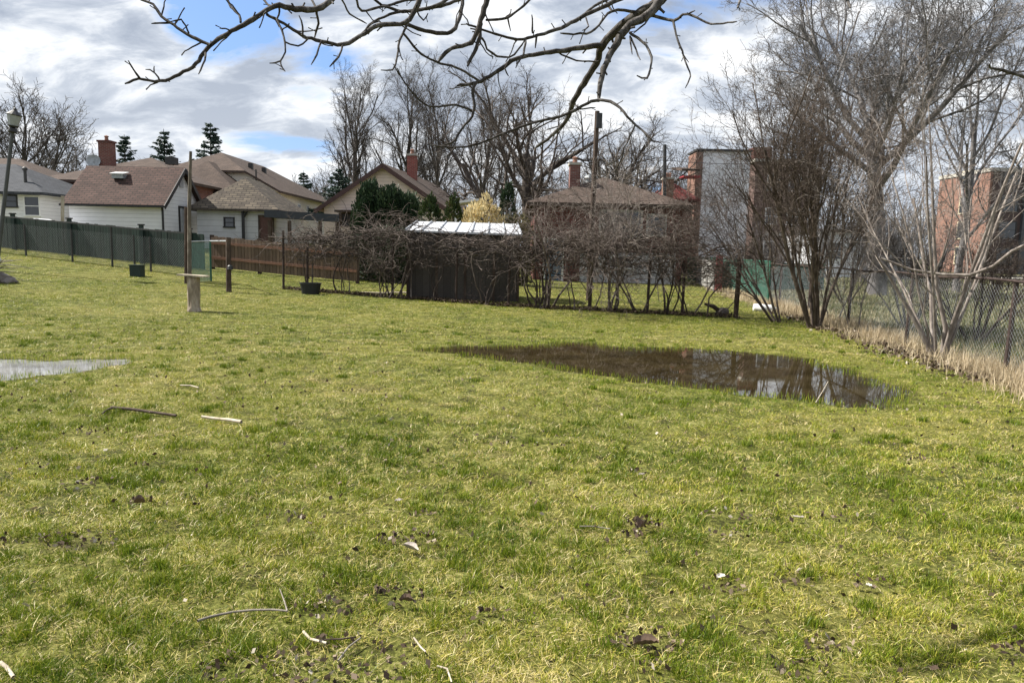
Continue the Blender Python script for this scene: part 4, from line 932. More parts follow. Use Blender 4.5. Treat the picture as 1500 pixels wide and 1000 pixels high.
m = MB()
for px in (597.5, 640, 682, 724, 760): m.box(X(px, aY) - .035, X(px, aY) + .035, aY - .03, aY - .003, zb, ze - .02)
m.build('batten', dark_wood, g)
gables(g, boards_dark, x0 + .02, x1 - .02, aY, aY + 2.1, ze + .002, zr - .12)
# ---- vine fence: posts and wires
VA, VB = Vector((-6.85, 22.0, 0)), Vector((5.35, 17.6, 0))
def vf(t_):
    p = lerp(VA, VB, t_); p.z = gz(p.x, p.y); return p
def vt(px):
    "fraction along the vine fence seen at image column px"
    lo, hi = -.3, 1.4
    for _ in range(40):
        mm_ = (lo + hi) / 2; q = vf(mm_)
        d = Vector((q.x, q.y, q.z + .5 - CAMZ)); u_ = CX + FPX * d.dot(RT) / d.dot(F)
        if u_ < px: lo = mm_
        else: hi = mm_
    return lo
g = empty('wire_fence', vf(0), 'rusty post and wire fence that carries the tangled vines', 'fence')
for px, hh in ((415, 1.75), (450, 1.3), (575, 1.7), (668, 1.5), (745, 1.6), (865, 1.6), (949, 1.35), (1000, 1.3), (1079, 1.48)):
    p = vf(vt(px)); MB().tube(p - Vector((0, 0, .1)), p + Vector((.02, 0, hh)), .035 if px < 1070 else .06, None, 8).build('post', rust if px < 1070 else dark_wood, g)
tb = Tubes()
for zz in (.25, .5, .75, 1.0, 1.25, 1.5):
    pts = [vf(k / 20) + Vector((0, 0, zz + .02 * math.sin(k * 1.7))) for k in range(21)]; tb.add([tuple(q) for q in pts], [.004] * 21, 3)
a_ = vf(0); chain_mesh(tb, vf(vt(415)) , vf(vt(1079)), 1.3, .16, .0025, .03)
tb.build('fence_wire', rust, g)
# ---- right-hand fence
def rf_pt(y): x = fence_x(y) - .0; return Vector((x, y, gz(x, y)))
g = empty('rusty_fence', rf_pt(9.6), 'old chain link fence with rusty pipe rail along the right side of the lawn', 'fence')
m = MB()
for yy in (6.4, 9.65, 12.8, 15.8, 18.8, 21.8):
    p = rf_pt(yy); MB().tube(p - Vector((0, 0, .1)), p + Vector((.03, 0, 1.3)), .034, .03, 8).build('post', rust, g)
tb = Tubes(); tb.add([tuple(rf_pt(y_) + Vector((0, 0, 1.27 + .015 * math.sin(y_ * 2)))) for y_ in np.linspace(5.5, 23, 12)], [.02] * 12, 6); tb.build('top_rail', rust, g)
tb = Tubes(); chain_mesh(tb, rf_pt(5.5), rf_pt(23), 1.15, .075, .0010, .06); tb.build('chain_mesh', galv, g)
g = empty('green_fence', rf_pt(26), 'green vinyl chain link fence farther along the right side, beyond the big shrub', 'fence')
A, B = rf_pt(23.2), rf_pt(44)
for k in range(9):
    p = rf_pt(23.2 + k * 2.6); MB().tube(p - Vector((0, 0, .1)), p + Vector((0, 0, 1.35)), .03, None, 8).build('post', green_vinyl, g)
MB().tube(A + Vector((0, 0, 1.33)), B + Vector((0, 0, 1.33)), .022).build('top_rail', green_vinyl, g)
tb = Tubes(); chain_mesh(tb, A, B, 1.25, .06, .005, .05); tb.build('chain_mesh', green_vinyl, g)
# weathered board end and second green stretch
A = gp(1020, 396, 38.0); B = gp(1046, 425, 29.5); g = empty('board_fence', A, 'grey weathered board fence ending in a red board, behind the vines on the right', 'fence')
board_panel(A, B, 1.25, parent=g, mat=boards_grey, gap=.02); p = B; MB().box(p.x + .02, p.x + .28, p.y - .06, p.y - .02, p.z, p.z + 1.5).build('end_board', mat_plain('faded_red_paint', (.30, .08, .09), .8, 0, .3), g)
A = gp(1048, 424, 30.0); B = gp(1205, 415, 33.0); g = empty('green_screen_fence', A, 'green windscreen fence crossing behind the tall shrub', 'fence')
board_panel(A, B, 1.2, t=.01, pitch=1.2, name='mesh_panel', mat=mat_plain('screen_cloth', (.018, .075, .055), .8, var=.5, scale=4), parent=g, jitter=.02)
for k in range(5): p = lerp(A, B, k / 4); MB().tube(p + Vector((0, -.05, -.1)), p + Vector((0, -.05, 1.32)), .03, None, 8).build('post', green_vinyl, g)
# low yellow-white fence rail in the field
A = gp(1212, 408, 42); B = gp(1500, 412, 44); g = empty('field_rail', A, 'low pale rail fence crossing the field on the right', 'fence')
MB().bar(A + Vector((0, 0, .55)), B + Vector((0, 0, .55)), .06, .1).build('rail', weathered, g)
for k in range(7): p = lerp(A, B, k / 6); MB().box(p.x - .05, p.x + .05, p.y + .04, p.y + .12, p.z - .1, p.z + .7).build('post', weathered, g)
# log, white pipe
p = Vector((*gpix(1050, 463), 0)); p.z = gz(p.x, p.y); g = empty('fallen_log', p, 'dark rotten log with a raised end lying at the fence line, left of the post', 'log')
tb = Tubes(); tb.add([(p.x - .32, p.y, .30), (p.x - .1, p.y, .24), (p.x + .05, p.y, .13), (p.x + .1, p.y, -.02)], [.03, .055, .06, .09], 8); tb.build('log', dark_wood, g)
rock((p.x + .12, p.y + .02, .08), (.2, .15, .14), 71).build('root_lump', mat_plain('grey_rot', (.13, .11, .10), .9), g)
p = gp(1118, 448, 19.8); g = empty('plastic_drum', p, 'white plastic drum lying on its side by the right-hand fence', 'drum')
MB().lathe(p + Vector((-.28, 0, .12)), [(.02, 0), (.1, .01), (.12, .05), (.12, .22), (.13, .24), (.12, .26), (.12, .48), (.1, .52), (.02, .53)], 14, Vector((1, -.3, -.03))).build('drum_body', white_paint, g, True)
MB().lathe(p + Vector((.26, -.16, .12)), [(.05, 0), (.05, .05)], 10, Vector((1, -.3, -.03))).build('cap', galv, g)
# clothes post left of garage, white car roof line
p = gp(90, 340, 33.5); g = empty('leaning_board', p, 'pale board leaning upright beside the left wall of the garage', 'board')
MB().bar(p, W(92, 287, 33.5) + Vector((0, 0, 0)), .13, .05, (0, 1, 0)).build('board', pale_wood, g)
p = gp(45, 345, 35.0); g = empty('white_car', p, 'roof of a white car parked between the cottage and the left fence', 'car')
m = MB(); zc_ = Z(40, 320, 35); secs = [(-2.1, .55, .5), (-1.9, .75, .62), (-1.0, .85, .75), (-.55, 1.25, .7), (.6, 1.3, .7), (1.3, .95, .75), (2.0, .85, .65), (2.15, .5, .55)]
k0 = zc_ - p.z
body = MB(); pr_ = []
for xx, hh, ww in secs:
    hh = hh / 1.3 * k0; b_ = len(body.v); body.v += [(p.x + xx, p.y - ww, p.z + .25), (p.x + xx, p.y - ww, p.z + min(hh, .8 / 1.3 * k0)), (p.x + xx, p.y - ww * .8, p.z + hh), (p.x + xx, p.y + ww * .8, p.z + hh), (p.x + xx, p.y + ww, p.z + min(hh, .8 / 1.3 * k0)), (p.x + xx, p.y + ww, p.z + .25)]
    if b_:
        for k in range(6): body.f.append((b_ + k, b_ + (k + 1) % 6, b_ - 6 + (k + 1) % 6, b_ - 6 + k))
body.f += [tuple(range(6)), tuple(range(len(body.v) - 6, len(body.v)))[::-1]]
body.build('body', mat_plain('white_car_paint', (.7, .71, .73), .25, var=.03), g, True)
for xx in (-1.3, 1.3):
    for s in (-1, 1):
        w_ = MB().lathe((p.x + xx, p.y + s * .62 - .1, p.z + .3), [(.02, 0), (.3, .01), (.3, .2), (.02, .21)], 14, Vector((0, 1, 0))).build('wheel', black_paint, g)
#--SECTION3--
# ================================================================ bare trees
bk_far = mat_bark('far_bark', (.075, .066, .060), (.14, .128, .118), 3)
bk_grey = mat_bark('grey_bark', (.17, .16, .16), (.34, .325, .32), 8)
bk_dark = mat_bark('dark_bark', (.055, .042, .034), (.13, .105, .09), 10)
bk_pale = mat_bark('pale_bark', (.20, .17, .15), (.38, .34, .31), 16)
bk_twig = mat_bark('vine_bark', (.10, .078, .068), (.30, .26, .235), 5)
TG = 'bare trees standing behind the houses'
Q1 = dict(levels=6, n=[10, 7, 6, 5, 5], ang=[34, 38, 40, 42, 45], ratio=[.66, .58, .56, .58, .6], up=[.03, .09, .08, .06, .03], rmin=.0095, start=[.28, .25, .2, .15, .1])
def Ht(px, py, Y): return Z(px, py, Y)
def place_tree(px, Y, ytop, r, q, bark, label, seed, name='bare_tree', cat='tree', group=TG, frac=.62, **k):
    x = X(px, Y); b_ = (x, Y, gz(x, Y)); h = (Z(px, ytop, Y) - b_[2]) * frac
    return bare_tree(name, b_, h, r, q, bark, label, cat, seed, group, **k)
place_tree(524, 66, 92, .24, dict(Q1, ang=[26, 32, 36, 40, 45]), bk_far, 'bare tree left of the red chimney of the cream gabled house', 101, frac=.60)
place_tree(588, 70, 84, .26, Q1, bk_far, 'bare tree directly behind the red chimney', 102, frac=.60)
place_tree(640, 64, 92, .22, dict(Q1, ang=[24, 30, 36, 40, 45]), bk_far, 'slender bare tree between the red chimney and the big forked tree', 103, frac=.60)
place_tree(700, 72, 96, .24, Q1, bk_far, 'bare tree behind the white-roofed shed', 104, frac=.60)
place_tree(775, 46, 40, .42, dict(Q1, n=[9, 7, 6, 5, 4], ang=[44, 42, 42, 45, 48], wander=[.05, .14, .18, .2, .22], ratio=[.92, .64, .6, .58, .58], rr=.62), mat_bark('brown_grey_bark', (.075, .062, .054), (.16, .14, .125), 6), 'large forked bare tree left of the bungalow chimney, its trunk seen above the shed', 105, frac=.50)
place_tree(905, 60, 116, .36, dict(Q1, ang=[50, 46, 44, 44, 46], up=[.02, .05, .03, .0, -.02], ratio=[.80, .62, .6, .6, .58], n=[11, 7, 6, 5, 4]), bk_far, 'round-crowned bare tree behind the bungalow roof', 106, frac=.52)
place_tree(32, 95, 128, .34, dict(Q1, levels=5, ang=[40, 44, 44, 46], rmin=.03), bk_far, 'tall bare tree behind the cottage, right of the lamp head', 107, frac=.62)
place_tree(75, 98, 142, .30, dict(Q1, levels=5, ang=[32, 42, 44, 46], rmin=.028), bk_far, 'tall bare tree above the cottage roof, left of the brick chimney', 108, frac=.62)
place_tree(-14, 92, 140, .30, dict(Q1, levels=5, rmin=.028), bk_far, 'bare tree cut by the left edge behind the lamp', 109, frac=.6)
place_tree(112, 90, 195, .22, dict(Q1, levels=5, rmin=.028, ang=[48, 46, 44, 44]), bk_far, 'low spreading bare tree between the tall trees and the brick chimney', 110, frac=.55)
# far thin treeline
A_, B_ = Tubes(), Tubes(); rd = random.Random(77)
for (pa, pb, cnt, yt) in ((-60, 320, 26, 205), (395, 500, 12, 238), (500, 1010, 38, 190), (1240, 1560, 26, 255), (1000, 1240, 10, 240)):
    for k in range(cnt):
        px = rd.uniform(pa, pb); Y = rd.uniform(105, 150); x = X(px, Y); z0 = gz(x, Y)
        hh = (Z(px, yt + rd.uniform(-8, 45), Y) - z0) * .62
        grow(A_, B_, (x, Y, z0 - .2), nrm((rd.gauss(0, .05), 0, 1)), hh, .16, 0, dict(BASEQ, levels=4, n=[9, 6, 5], ang=[32, 40, 45], rmin=.035, ratio=[.5, .55, .6], start=[.15, .15, .1]), rd)
for kk_, vv_ in A_.g.items(): B_.g.setdefault(kk_, []).extend(vv_)
tag(B_.build('distant_trees', bk_far), 'hazy grey line of distant bare trees along the horizon', 'trees', kind='stuff')
# big tree on the right, beyond the fence
x = X(1290, 30); bare_tree('bare_tree', (x, 30, 0), 6.8, .40, dict(Q1, levels=7, n=[11, 8, 6, 5, 5, 4], ang=[44, 38, 38, 40, 42, 45], ratio=[1.0, .64, .60, .6, .6, .6], up=[.03, .09, .05, .03, .02], wander=[.04, .12, .15, .18, .2, .22], start=[.62, .25, .2, .15, .1], rr=.54, rmin=.0068), bk_grey, 'huge spreading bare tree beyond the fence on the right, tallest in view', 'tree', 207)
# second, thinner trees beside it
x = X(1405, 34); bare_tree('bare_tree', (x, 34, 0), 7.6, .17, dict(Q1, levels=6, n=[9, 7, 5, 4, 3], ang=[36, 40, 42, 44], rmin=.010), bk_grey, 'slim bare tree in front of the orange brick building', 'tree', 202)
x = X(1530, 26); bare_tree('bare_tree', (x, 26, 0), 5.0, .16, dict(Q1, levels=6, n=[7, 6, 5, 4, 3], rmin=.009, ang=[45, 42, 42, 44]), bk_grey, 'bare tree cut off by the right edge of the photo', 'tree', 203)
x = X(1195, 44); bare_tree('bare_tree', (x, 44, 0), 7.5, .2, dict(Q1, levels=6, n=[7, 6, 5, 4, 3], rmin=.012), bk_far, 'grey bare tree behind the tall shrub, before the brick block', 'tree', 204)
# tall multi-stemmed shrub
QS = dict(levels=6, n=[7, 5, 5, 4, 2.9], ang=[22, 28, 36, 42, 46], ratio=[.66, .62, .58, .56, .55], wander=[.06, .1, .14, .18, .2], up=[-.0, .04, .04, .02], rmin=.0035, start=[.25, .2, .15, .1], rr=.55, big=2)
p = Vector((*gpix(1193, 482), 0)); bare_tree('tall_shrub', tuple(p), 3.6, .048, QS, mat_bark('shrub_bark', (.085, .065, .052), (.20, .165, .14), 12), 'tall dark multi-stemmed bare shrub behind the right end of the big puddle', 'shrub', 301, lean=(-.14, 0), stems=9, spread=.36)
p2 = p + Vector((-.35, 1.2, 0)); bare_tree('tall_shrub', tuple(p2), 2.6, .03, dict(QS, levels=5), bk_twig, 'lower twiggy bare shrub just behind and left of the tall dark one', 'shrub', 302, lean=(-.5, 0), stems=5, spread=.4)
# pale small tree in front of the right fence
QP = dict(levels=6, n=[5, 4, 4, 3, 3], ang=[28, 34, 38, 42, 44], ratio=[.60, .60, .58, .55, .5], wander=[.10, .15, .17, .2], up=[.0, .06, .07, .05, .02], rmin=.003, start=[.22, .2, .15, .1], rr=.56)
p = Vector((*gpix(1372, 528), 0)); t_ = bare_tree('small_tree', tuple(p), 3.0, .028, QP, bk_pale, 'small pale multi-stemmed bare tree at the right fence beside the puddle end', 'tree', 401, lean=(-.02, .02), stems=6, spread=.34)
tb = Tubes()
def pl(pts): return [tuple(W(*q)) for q in pts]
yb = p.y
tb.add(pl([(1367, 520, yb), (1340, 470, yb), (1300, 400, yb + .2), (1284, 375, yb + .1)]), [.05, .035, .022, .012], 6)
tb.add(pl([(1290, 378, yb), (1335, 395, yb - .1), (1380, 402, yb - .3), (1420, 403, yb - .5), (1455, 390, yb - .7), (1482, 368, yb - .9), (1530, 345, yb - 1.1)]), [.016, .02, .024, .026, .025, .023, .02], 6)
tb.add(pl([(1380, 528, yb), (1385, 480, yb), (1372, 420, yb), (1368, 350, yb), (1365, 260, yb), (1360, 150, yb)]), [.055, .04, .03, .025, .018, .008], 6)
tb.add(pl([(1380, 520, yb), (1410, 440, yb - .2), (1440, 370, yb - .3), (1462, 300, yb - .4), (1490, 225, yb - .5)]), [.04, .026, .02, .013, .006], 6)
tb.build('limb', bk_pale, t_)
for i, (px, py, h, sd_, lb) in enumerate(((1272, 492, 1.9, 5, 'thin leaning sapling between the tall shrub and the small pale tree'), (1238, 478, 1.7, 6, 'thin sapling right beside the tall dark shrub'), (1412, 500, 1.8, 7, 'thin sapling just right of the small pale tree'))):
    x, y = gpix(px, py); bare_tree('sapling', (x, y + .6, 0), h, .022, dict(QP, levels=5, n=[6, 5, 4, 3]), bk_pale, lb, 'sapling', 410 + sd_, stems=2, spread=.3)
# twiggy scrub along the fence farther off
for i, (px, Y, h, lb) in enumerate(((1105, 28, 1.7, 'small twiggy bush at the green fence left of the tall shrub'), (1340, 16, 1.8, 'thin twiggy bush behind the fence, left of the small pale tree'), (1440, 14, 1.5, 'thin twiggy bush beyond the fence near the right edge'), (1160, 34, 2.6, 'bare bush in the yard behind the tall shrub'), (1245, 24, 2.4, 'bare bush beyond the fence between the tall shrub and the sapling'))):
    x = X(px, Y); bare_tree('bush', (x, Y, 0), h, .03, dict(QS, rmin=.004, levels=5, n=[6, 6, 5, 4]), bk_grey if i % 2 else bk_dark, lb, 'bush', 500 + i, stems=6, spread=.6)
# ================================================================ vines on the wire fence
def vine(px, span, top, stems, runs, seed, label, arch=0.0, name='grape_vine', mat=bk_twig, rs=.022, offy=0.0):
    rd = random.Random(seed); tc_ = vt(px); base = vf(tc_) + Vector((0, offy, 0)); root = empty(name, base, label, 'vine', 'vines tangled on the wire fence')
    fd = (VB - VA).normalized(); fn = Vector((-fd.y, fd.x, 0)); A, B = Tubes(), Tubes()
    tips = []
    for s in range(stems):
        q = base + fd * rd.gauss(0, .12) + fn * rd.gauss(0, .06); d = Vector((rd.gauss(0, .35), rd.gauss(0, .15), 1)).normalized(); pts = [tuple(q - Vector((0, 0, .05)))]; hh = top * rd.uniform(.65, 1.05); k = 8
        for i in range(k):
            d = (d + Vector((rd.gauss(0, .22), rd.gauss(0, .12), .1))).normalized(); q = q + d * hh / k; pts.append(tuple(q)); tips.append((q.copy(), rs * .5)) if i > 3 else None
        A.add(pts, list(np.linspace(rs * rd.uniform(.7, 1.3), rs * .45, k + 1)), 5)
    for s in range(int(runs * .62)):
        q = base + fd * rd.uniform(-.95, .95) * span + fn * rd.gauss(0, .07); q.z = base.z + top * rd.choice((.7, .9, 1.0, 1.05)) * rd.uniform(.92, 1.08); sg = rd.choice((-1, 1)); an = rd.uniform(-.3, .5 + arch)
        d = (fd * sg * math.cos(an) + Vector((0, 0, math.sin(an)))).normalized(); L = rd.uniform(.5, 1.5) * span; k = 12; pts = [tuple(q)]
        g_ = -.10 - .12 * arch
        for i in range(k):
            pull = base.z + top * .98 - q.z
            d = (d + Vector((rd.gauss(0, .2), rd.gauss(0, .2), rd.gauss(0, .2) + (.16 * pull if arch == 0 else g_ * (i / k) * 1.7))) - fn * .12 * (q - base).dot(fn)).normalized(); q = q + d * L / k
            if q.z < base.z + .1: q.z = base.z + .1
            pts.append(tuple(q))
            if rd.random() < .34:
                e = q.copy(); dd = (d + Vector((rd.gauss(0, .8), rd.gauss(0, .5), rd.gauss(0, .7)))).normalized(); tp = [tuple(e)]
                for j in range(4): dd = (dd + Vector((rd.gauss(0, .25), rd.gauss(0, .2), rd.gauss(-.12, .25)))).normalized(); e = e + dd * rd.uniform(.05, .13); tp.append(tuple(e))
                B.add(tp, [.0045, .004, .0035, .003, .002], 3)
        B.add(pts, list(np.linspace(rd.uniform(.006, .016), .004, k + 1)), 4)
    A.build('stem', mat, root); B.build('runners', mat, root); return root
bk_vdark = mat_bark('dark_vine', (.06, .047, .041), (.18, .155, .14), 5)
vine(452, 1.0, 1.55, 3, 130, 1, 'vine tangle above the black tub at the left end of the fence')
vine(500, 1.2, 1.6, 4, 150, 2, 'vine tangle before the right end of the brown board fence', mat=bk_vdark)
vine(562, 1.0, 1.75, 5, 170, 3, 'highest heaped vine tangle just left of the white-roofed shed')
vine(590, .45, 2.2, 4, 50, 33, 'vine stems rising against the left corner of the shed')
vine(640, 1.2, 1.55, 3, 90, 4, 'vine tangle across the left half of the dark shed wall', mat=bk_vdark)
vine(712, 1.2, 1.52, 4, 95, 5, 'vine tangle across the right half of the dark shed wall')
vine(792, 1.0, 1.5, 8, 150, 6, 'thick dark vine clump with many stems at the right corner of the shed', mat=bk_vdark, rs=.03)
vine(838, 1.2, 1.7, 2, 120, 7, 'vine tangle just left of the foot of the tall dark pole')
vine(898, 1.3, 1.7, 5, 120, 8, 'stout many-stemmed vine between the tall pole and the fork-stemmed bush', rs=.035)
vine(985, 1.2, 1.6, 2, 110, 9, 'vine tangle near the right end of the wire fence', mat=bk_vdark)
vine(1045, .9, 1.3, 2, 60, 10, 'sparse last vine beside the dark end post')
QV = dict(levels=5, n=[6, 6, 4, 3], ang=[30, 40, 44, 46], ratio=[.75, .65, .6, .55], wander=[.12, .2, .24, .26], up=[.02, -.05, -.08, -.04], rmin=.0042, start=[.3, .2, .15, .1], rr=.55)
for i, (px, h, st_, mt, lb, sp_) in enumerate(((805, 2.3, 4, bk_twig, 'arching bare bush rising above the shed right corner', .4), (868, 2.3, 3, bk_twig, 'arching bare bush wrapped round the foot of the tall dark pole', .5), (900, 2.6, 4, bk_pale, 'pale arching bush in front of the bungalow window', .35), (940, 2.5, 3, bk_twig, 'dense arching bush before the right half of the bungalow', .5), (985, 2.2, 3, bk_dark, 'fork-stemmed dark bush with clear trunks before the bungalow right corner', .35), (1018, 2.0, 3, bk_twig, 'twiggy bush below the white-walled block', .5), (575, 1.25, 3, bk_twig, 'twiggy bush beside the left corner of the shed', .5))):
    q = vf(vt(px)) + Vector((0, .35 + .1 * i % .3, 0)); bare_tree('bush', tuple(q), h, .028, QV, mt, lb, 'bush', 600 + i, stems=st_, spread=sp_)
# dead stems and leaves along the foot of the fence
cnt = 5200; tt = rng.random(cnt) * 1.0; P0 = np.array(VA)[None] + tt[:, None] * (np.array(VB) - np.array(VA))[None]; P0[:, 1] += rng.normal(size=cnt) * .13 + .05; P0[:, 0] += rng.normal(size=cnt) * .05
P0[:, 2] = H(P0[:, 0], P0[:, 1]) + .02 + .07 * rng.random(cnt)
tag(leafmesh('fence_litter', P0, .04 + .06 * rng.random(cnt), leafm, rnd=rng.random(cnt) * .8, aspect=.35), 'brown dead leaves and stems lying along the foot of the vine fence', 'leaves', kind='stuff')
# ================================================================ evergreens
needle = mat_foliage('spruce_needles', [(0, (.012, .028, .02)), (.6, (.028, .055, .04)), (1, (.06, .095, .075))], .6, .1)
cedar = mat_foliage('cedar_leaves', [(0, (.010, .022, .012)), (.55, (.025, .048, .022)), (.85, (.05, .075, .03)), (1, (.10, .10, .045))], .6, .1)
cedar_g = mat_foliage('bright_cedar_leaves', [(0, (.014, .03, .012)), (.5, (.04, .065, .02)), (.85, (.09, .105, .03)), (1, (.16, .14, .06))], .6, .1)
gold = mat_foliage('golden_leaves', [(0, (.22, .15, .06)), (.4, (.5, .4, .2)), (1, (.85, .76, .5))], .6, .25)
def spruce(px, Y, ytop, halfw, label, seed, yref=None):
    r_ = np.random.default_rng(seed); x = X(px, Y); z0 = gz(x, Y); ht = Z(px, ytop, Y) - z0; wmax = halfw / FPX * Y
    root = empty('spruce_tree', (x, Y, z0), label, 'tree', 'spruce trees behind the garage')
    tb = Tubes(); tb.add([(x, Y, z0 - .2), (x, Y, z0 + ht * .5), (x, Y, z0 + ht)], [.2, .12, .02], 6); C_, D_ = [], []
    vis = Z(px, 290, Y) - z0; z = max(1.0, vis * .7)
    while z < ht * .985:
        f = 1 - z / ht; L = wmax * (3.3 * f) ** .95 * r_.uniform(.7, 1.15) + .15; nb = int(6 + 4 * f)
        for b_ in range(nb):
            a = r_.uniform(0, 6.283); l = L * r_.uniform(.65, 1.15); dr = r_.uniform(-.28, .02) + .35 * (1 - f) ** 2
            m_ = int(14 + 26 * l); s = r_.random(m_) ** .8
            cx_, cy_ = np.cos(a), np.sin(a); wd = .13 + .10 * l * (1 - s)
            px_ = x + cx_ * l * s + r_.normal(size=m_) * wd * .6; py_ = Y + cy_ * l * s + r_.normal(size=m_) * wd * .6
            pz_ = z0 + z + l * s * dr + .16 * l * s ** 2 - np.abs(r_.normal(size=m_)) * .08
            C_.append(np.stack([px_, py_, pz_], 1)); D_.append(np.tile([cx_, cy_, -.35], (m_, 1)))
            tb.add([(x, Y, z0 + z), (x + cx_ * l, Y + cy_ * l, z0 + z + l * dr + .16 * l)], [.03, .008], 3)
        z += .42 * r_.uniform(.8, 1.2) * (.7 + .6 * f)
    C_ = np.concatenate(C_); D_ = np.concatenate(D_)
    tb.build('trunk', bk_dark, root); leafmesh('crown', C_, .22 + .16 * r_.random(len(C_)), needle, root, rnd=r_.random(len(C_)), aspect=.35, orient=D_, r_=r_)
spruce(313, 62, 180, 24, 'tallest of the three spruces, before the tall cream house roof', 1)
spruce(246, 66, 189, 20, 'middle spruce above the brown roof, shorter than the one at its right', 2)
spruce(189, 70, 197, 16, 'leftmost spruce, just right of the brick chimney', 3)
spruce(497, 60, 247, 18, 'small dark spruce at the left gutter of the cream gabled house', 4)
spruce(446, 90, 250, 14, 'tiny far spruce beyond the end of the tall cream house', 5)
def shrub(name, px0, px1, Y, ybase, ytop, label, seed, mat=cedar, dens=1.0, leaf=.16, col=False, cat='shrub', group=None, depth=None, lumps=9):
    r_ = np.random.default_rng(seed); xa, xb = X(px0, Y), X(px1, Y); zb_ = gz((xa + xb) / 2, Y); zt_ = Z((px0 + px1) / 2, ytop, Y); w = xb - xa; zt_ = zb_ + (zt_ - zb_) * (1.08 if col else 1.0); h = zt_ - zb_; dp = depth or w * .5
    root = empty(name, ((xa + xb) / 2, Y + dp / 2, zb_), label, cat, group); C_, O_ = [], []
    if col: L = [((xa + xb) / 2, Y + dp / 2, zb_ + h * .5, w * .5, dp * .6, h * .52)]
    else:
        L = []
        for k in range(lumps):
            fx = (k + .5) / lumps; hh = h * r_.uniform(.85, 1.02) * (1 - .22 * abs(2 * fx - 1) ** 3); rx = w / lumps * r_.uniform(.9, 1.5)
            L.append((xa + w * min(max(fx, rx / w * .8), 1 - rx / w * .8), Y + dp * r_.uniform(.3, .7), zb_ + hh * .5, rx, dp * .5, hh * .52))
    for cx_, cy_, cz_, rx, ry, rz in L:
        n_ = int(dens * 260 * (rx * rz + ry * rz + rx * ry) / (leaf / .16) ** 2); v = r_.normal(size=(n_, 3)); v /= (np.linalg.norm(v, axis=1, keepdims=True) if col else (np.abs(v) ** 4).sum(1, keepdims=True) ** .25)
        lump = fbm(v[:, 0] * 3 + cx_, v[:, 2] * 4 * rz / 2 + v[:, 1] * 2, seed, 3); q = (.62 + .36 * r_.random(n_) ** .5) * (.78 + .5 * lump)
        if col: q = q * (1 - .35 * np.clip(v[:, 2], 0, 1))
        C_.append(np.stack([cx_ + v[:, 0] * rx * q, cy_ + v[:, 1] * ry * q, cz_ + v[:, 2] * rz * q * (1.0)], 1)); o = v.copy(); o[:, 2] += .9; O_.append(o)
    C_ = np.concatenate(C_); O_ = np.concatenate(O_); C_[:, 2] = np.maximum(C_[:, 2], zb_ + .03)
    tb = Tubes()
    for cx_, cy_, cz_, rx, ry, rz in L: tb.add([(cx_, cy_, zb_ - .05), (cx_, cy_, cz_), (cx_, cy_, cz_ + rz * .7)], [.05, .035, .01], 5)
    for k in range(40):
        cx_, cy_, cz_, rx, ry, rz = L[k % len(L)]; z = zb_ + (cz_ - zb_) * r_.uniform(.3, 1.6); a = r_.uniform(0, 6.28); tb.add([(cx_, cy_, z), (cx_ + rx * .8 * math.cos(a), cy_ + ry * .8 * math.sin(a), z + .3)], [.02, .006], 3)
    tb.build('trunk', bk_dark, root); leafmesh('crown', C_, leaf * (.7 + .7 * r_.random(len(C_))), mat, root, rnd=np.clip(.5 * r_.random(len(C_)) + .6 * fbm(C_[:, 0] * 2.2, C_[:, 2] * 2.2, seed, 3) - .05, 0, 1), aspect=.45, orient=O_, r_=r_)
shrub('cedar_hedge', 514, 608, 30, 395, 266, 'wide dark cedar hedge in front of the cream gabled house', 1, dens=4.0, leaf=.13, lumps=9, depth=1.8, cat='hedge')
shrub('cedar_hedge', 505, 612, 26.5, 405, 330, 'lower black-green hedge behind the vines, left of the shed', 11, dens=2.0, leaf=.13, lumps=8, depth=1.2, cat='hedge')
CG = 'columnar cedars behind the shed'
shrub('columnar_cedar', 606, 652, 29, 395, 272, 'broad columnar cedar just right of the wide hedge', 2, cedar_g, 2.6, .14, True, 'shrub', CG)
shrub('columnar_cedar', 648, 680, 31, 395, 272, 'thin columnar cedar left of the golden bush', 3, cedar_g, 2.6, .14, True, 'shrub', CG)
shrub('columnar_cedar', 727, 757, 33, 395, 252, 'tallest dark columnar evergreen behind the golden bush', 4, cedar, 2.6, .15, True, 'shrub', CG)
shrub('cedar_bush', 672, 706, 31.5, 395, 300, 'low dark cedar bush under the carport edge', 5, cedar, 2.4, .13, False, lumps=3)
shrub('golden_bush', 678, 742, 29.5, 395, 286, 'pale golden leafy bush above the white shed roof', 6, gold, 1.6, .20, False, lumps=5, depth=1.4)
shrub('cedar_bush', 742, 780, 30, 395, 305, 'yellow-green cedar bush at the right end of the white shed roof', 7, mat_foliage('olive_leaves', [(0, (.03, .035, .012)), (.6, (.10, .09, .03)), (1, (.3, .24, .11))], .6, .2), 1.8, .16, False, lumps=3)
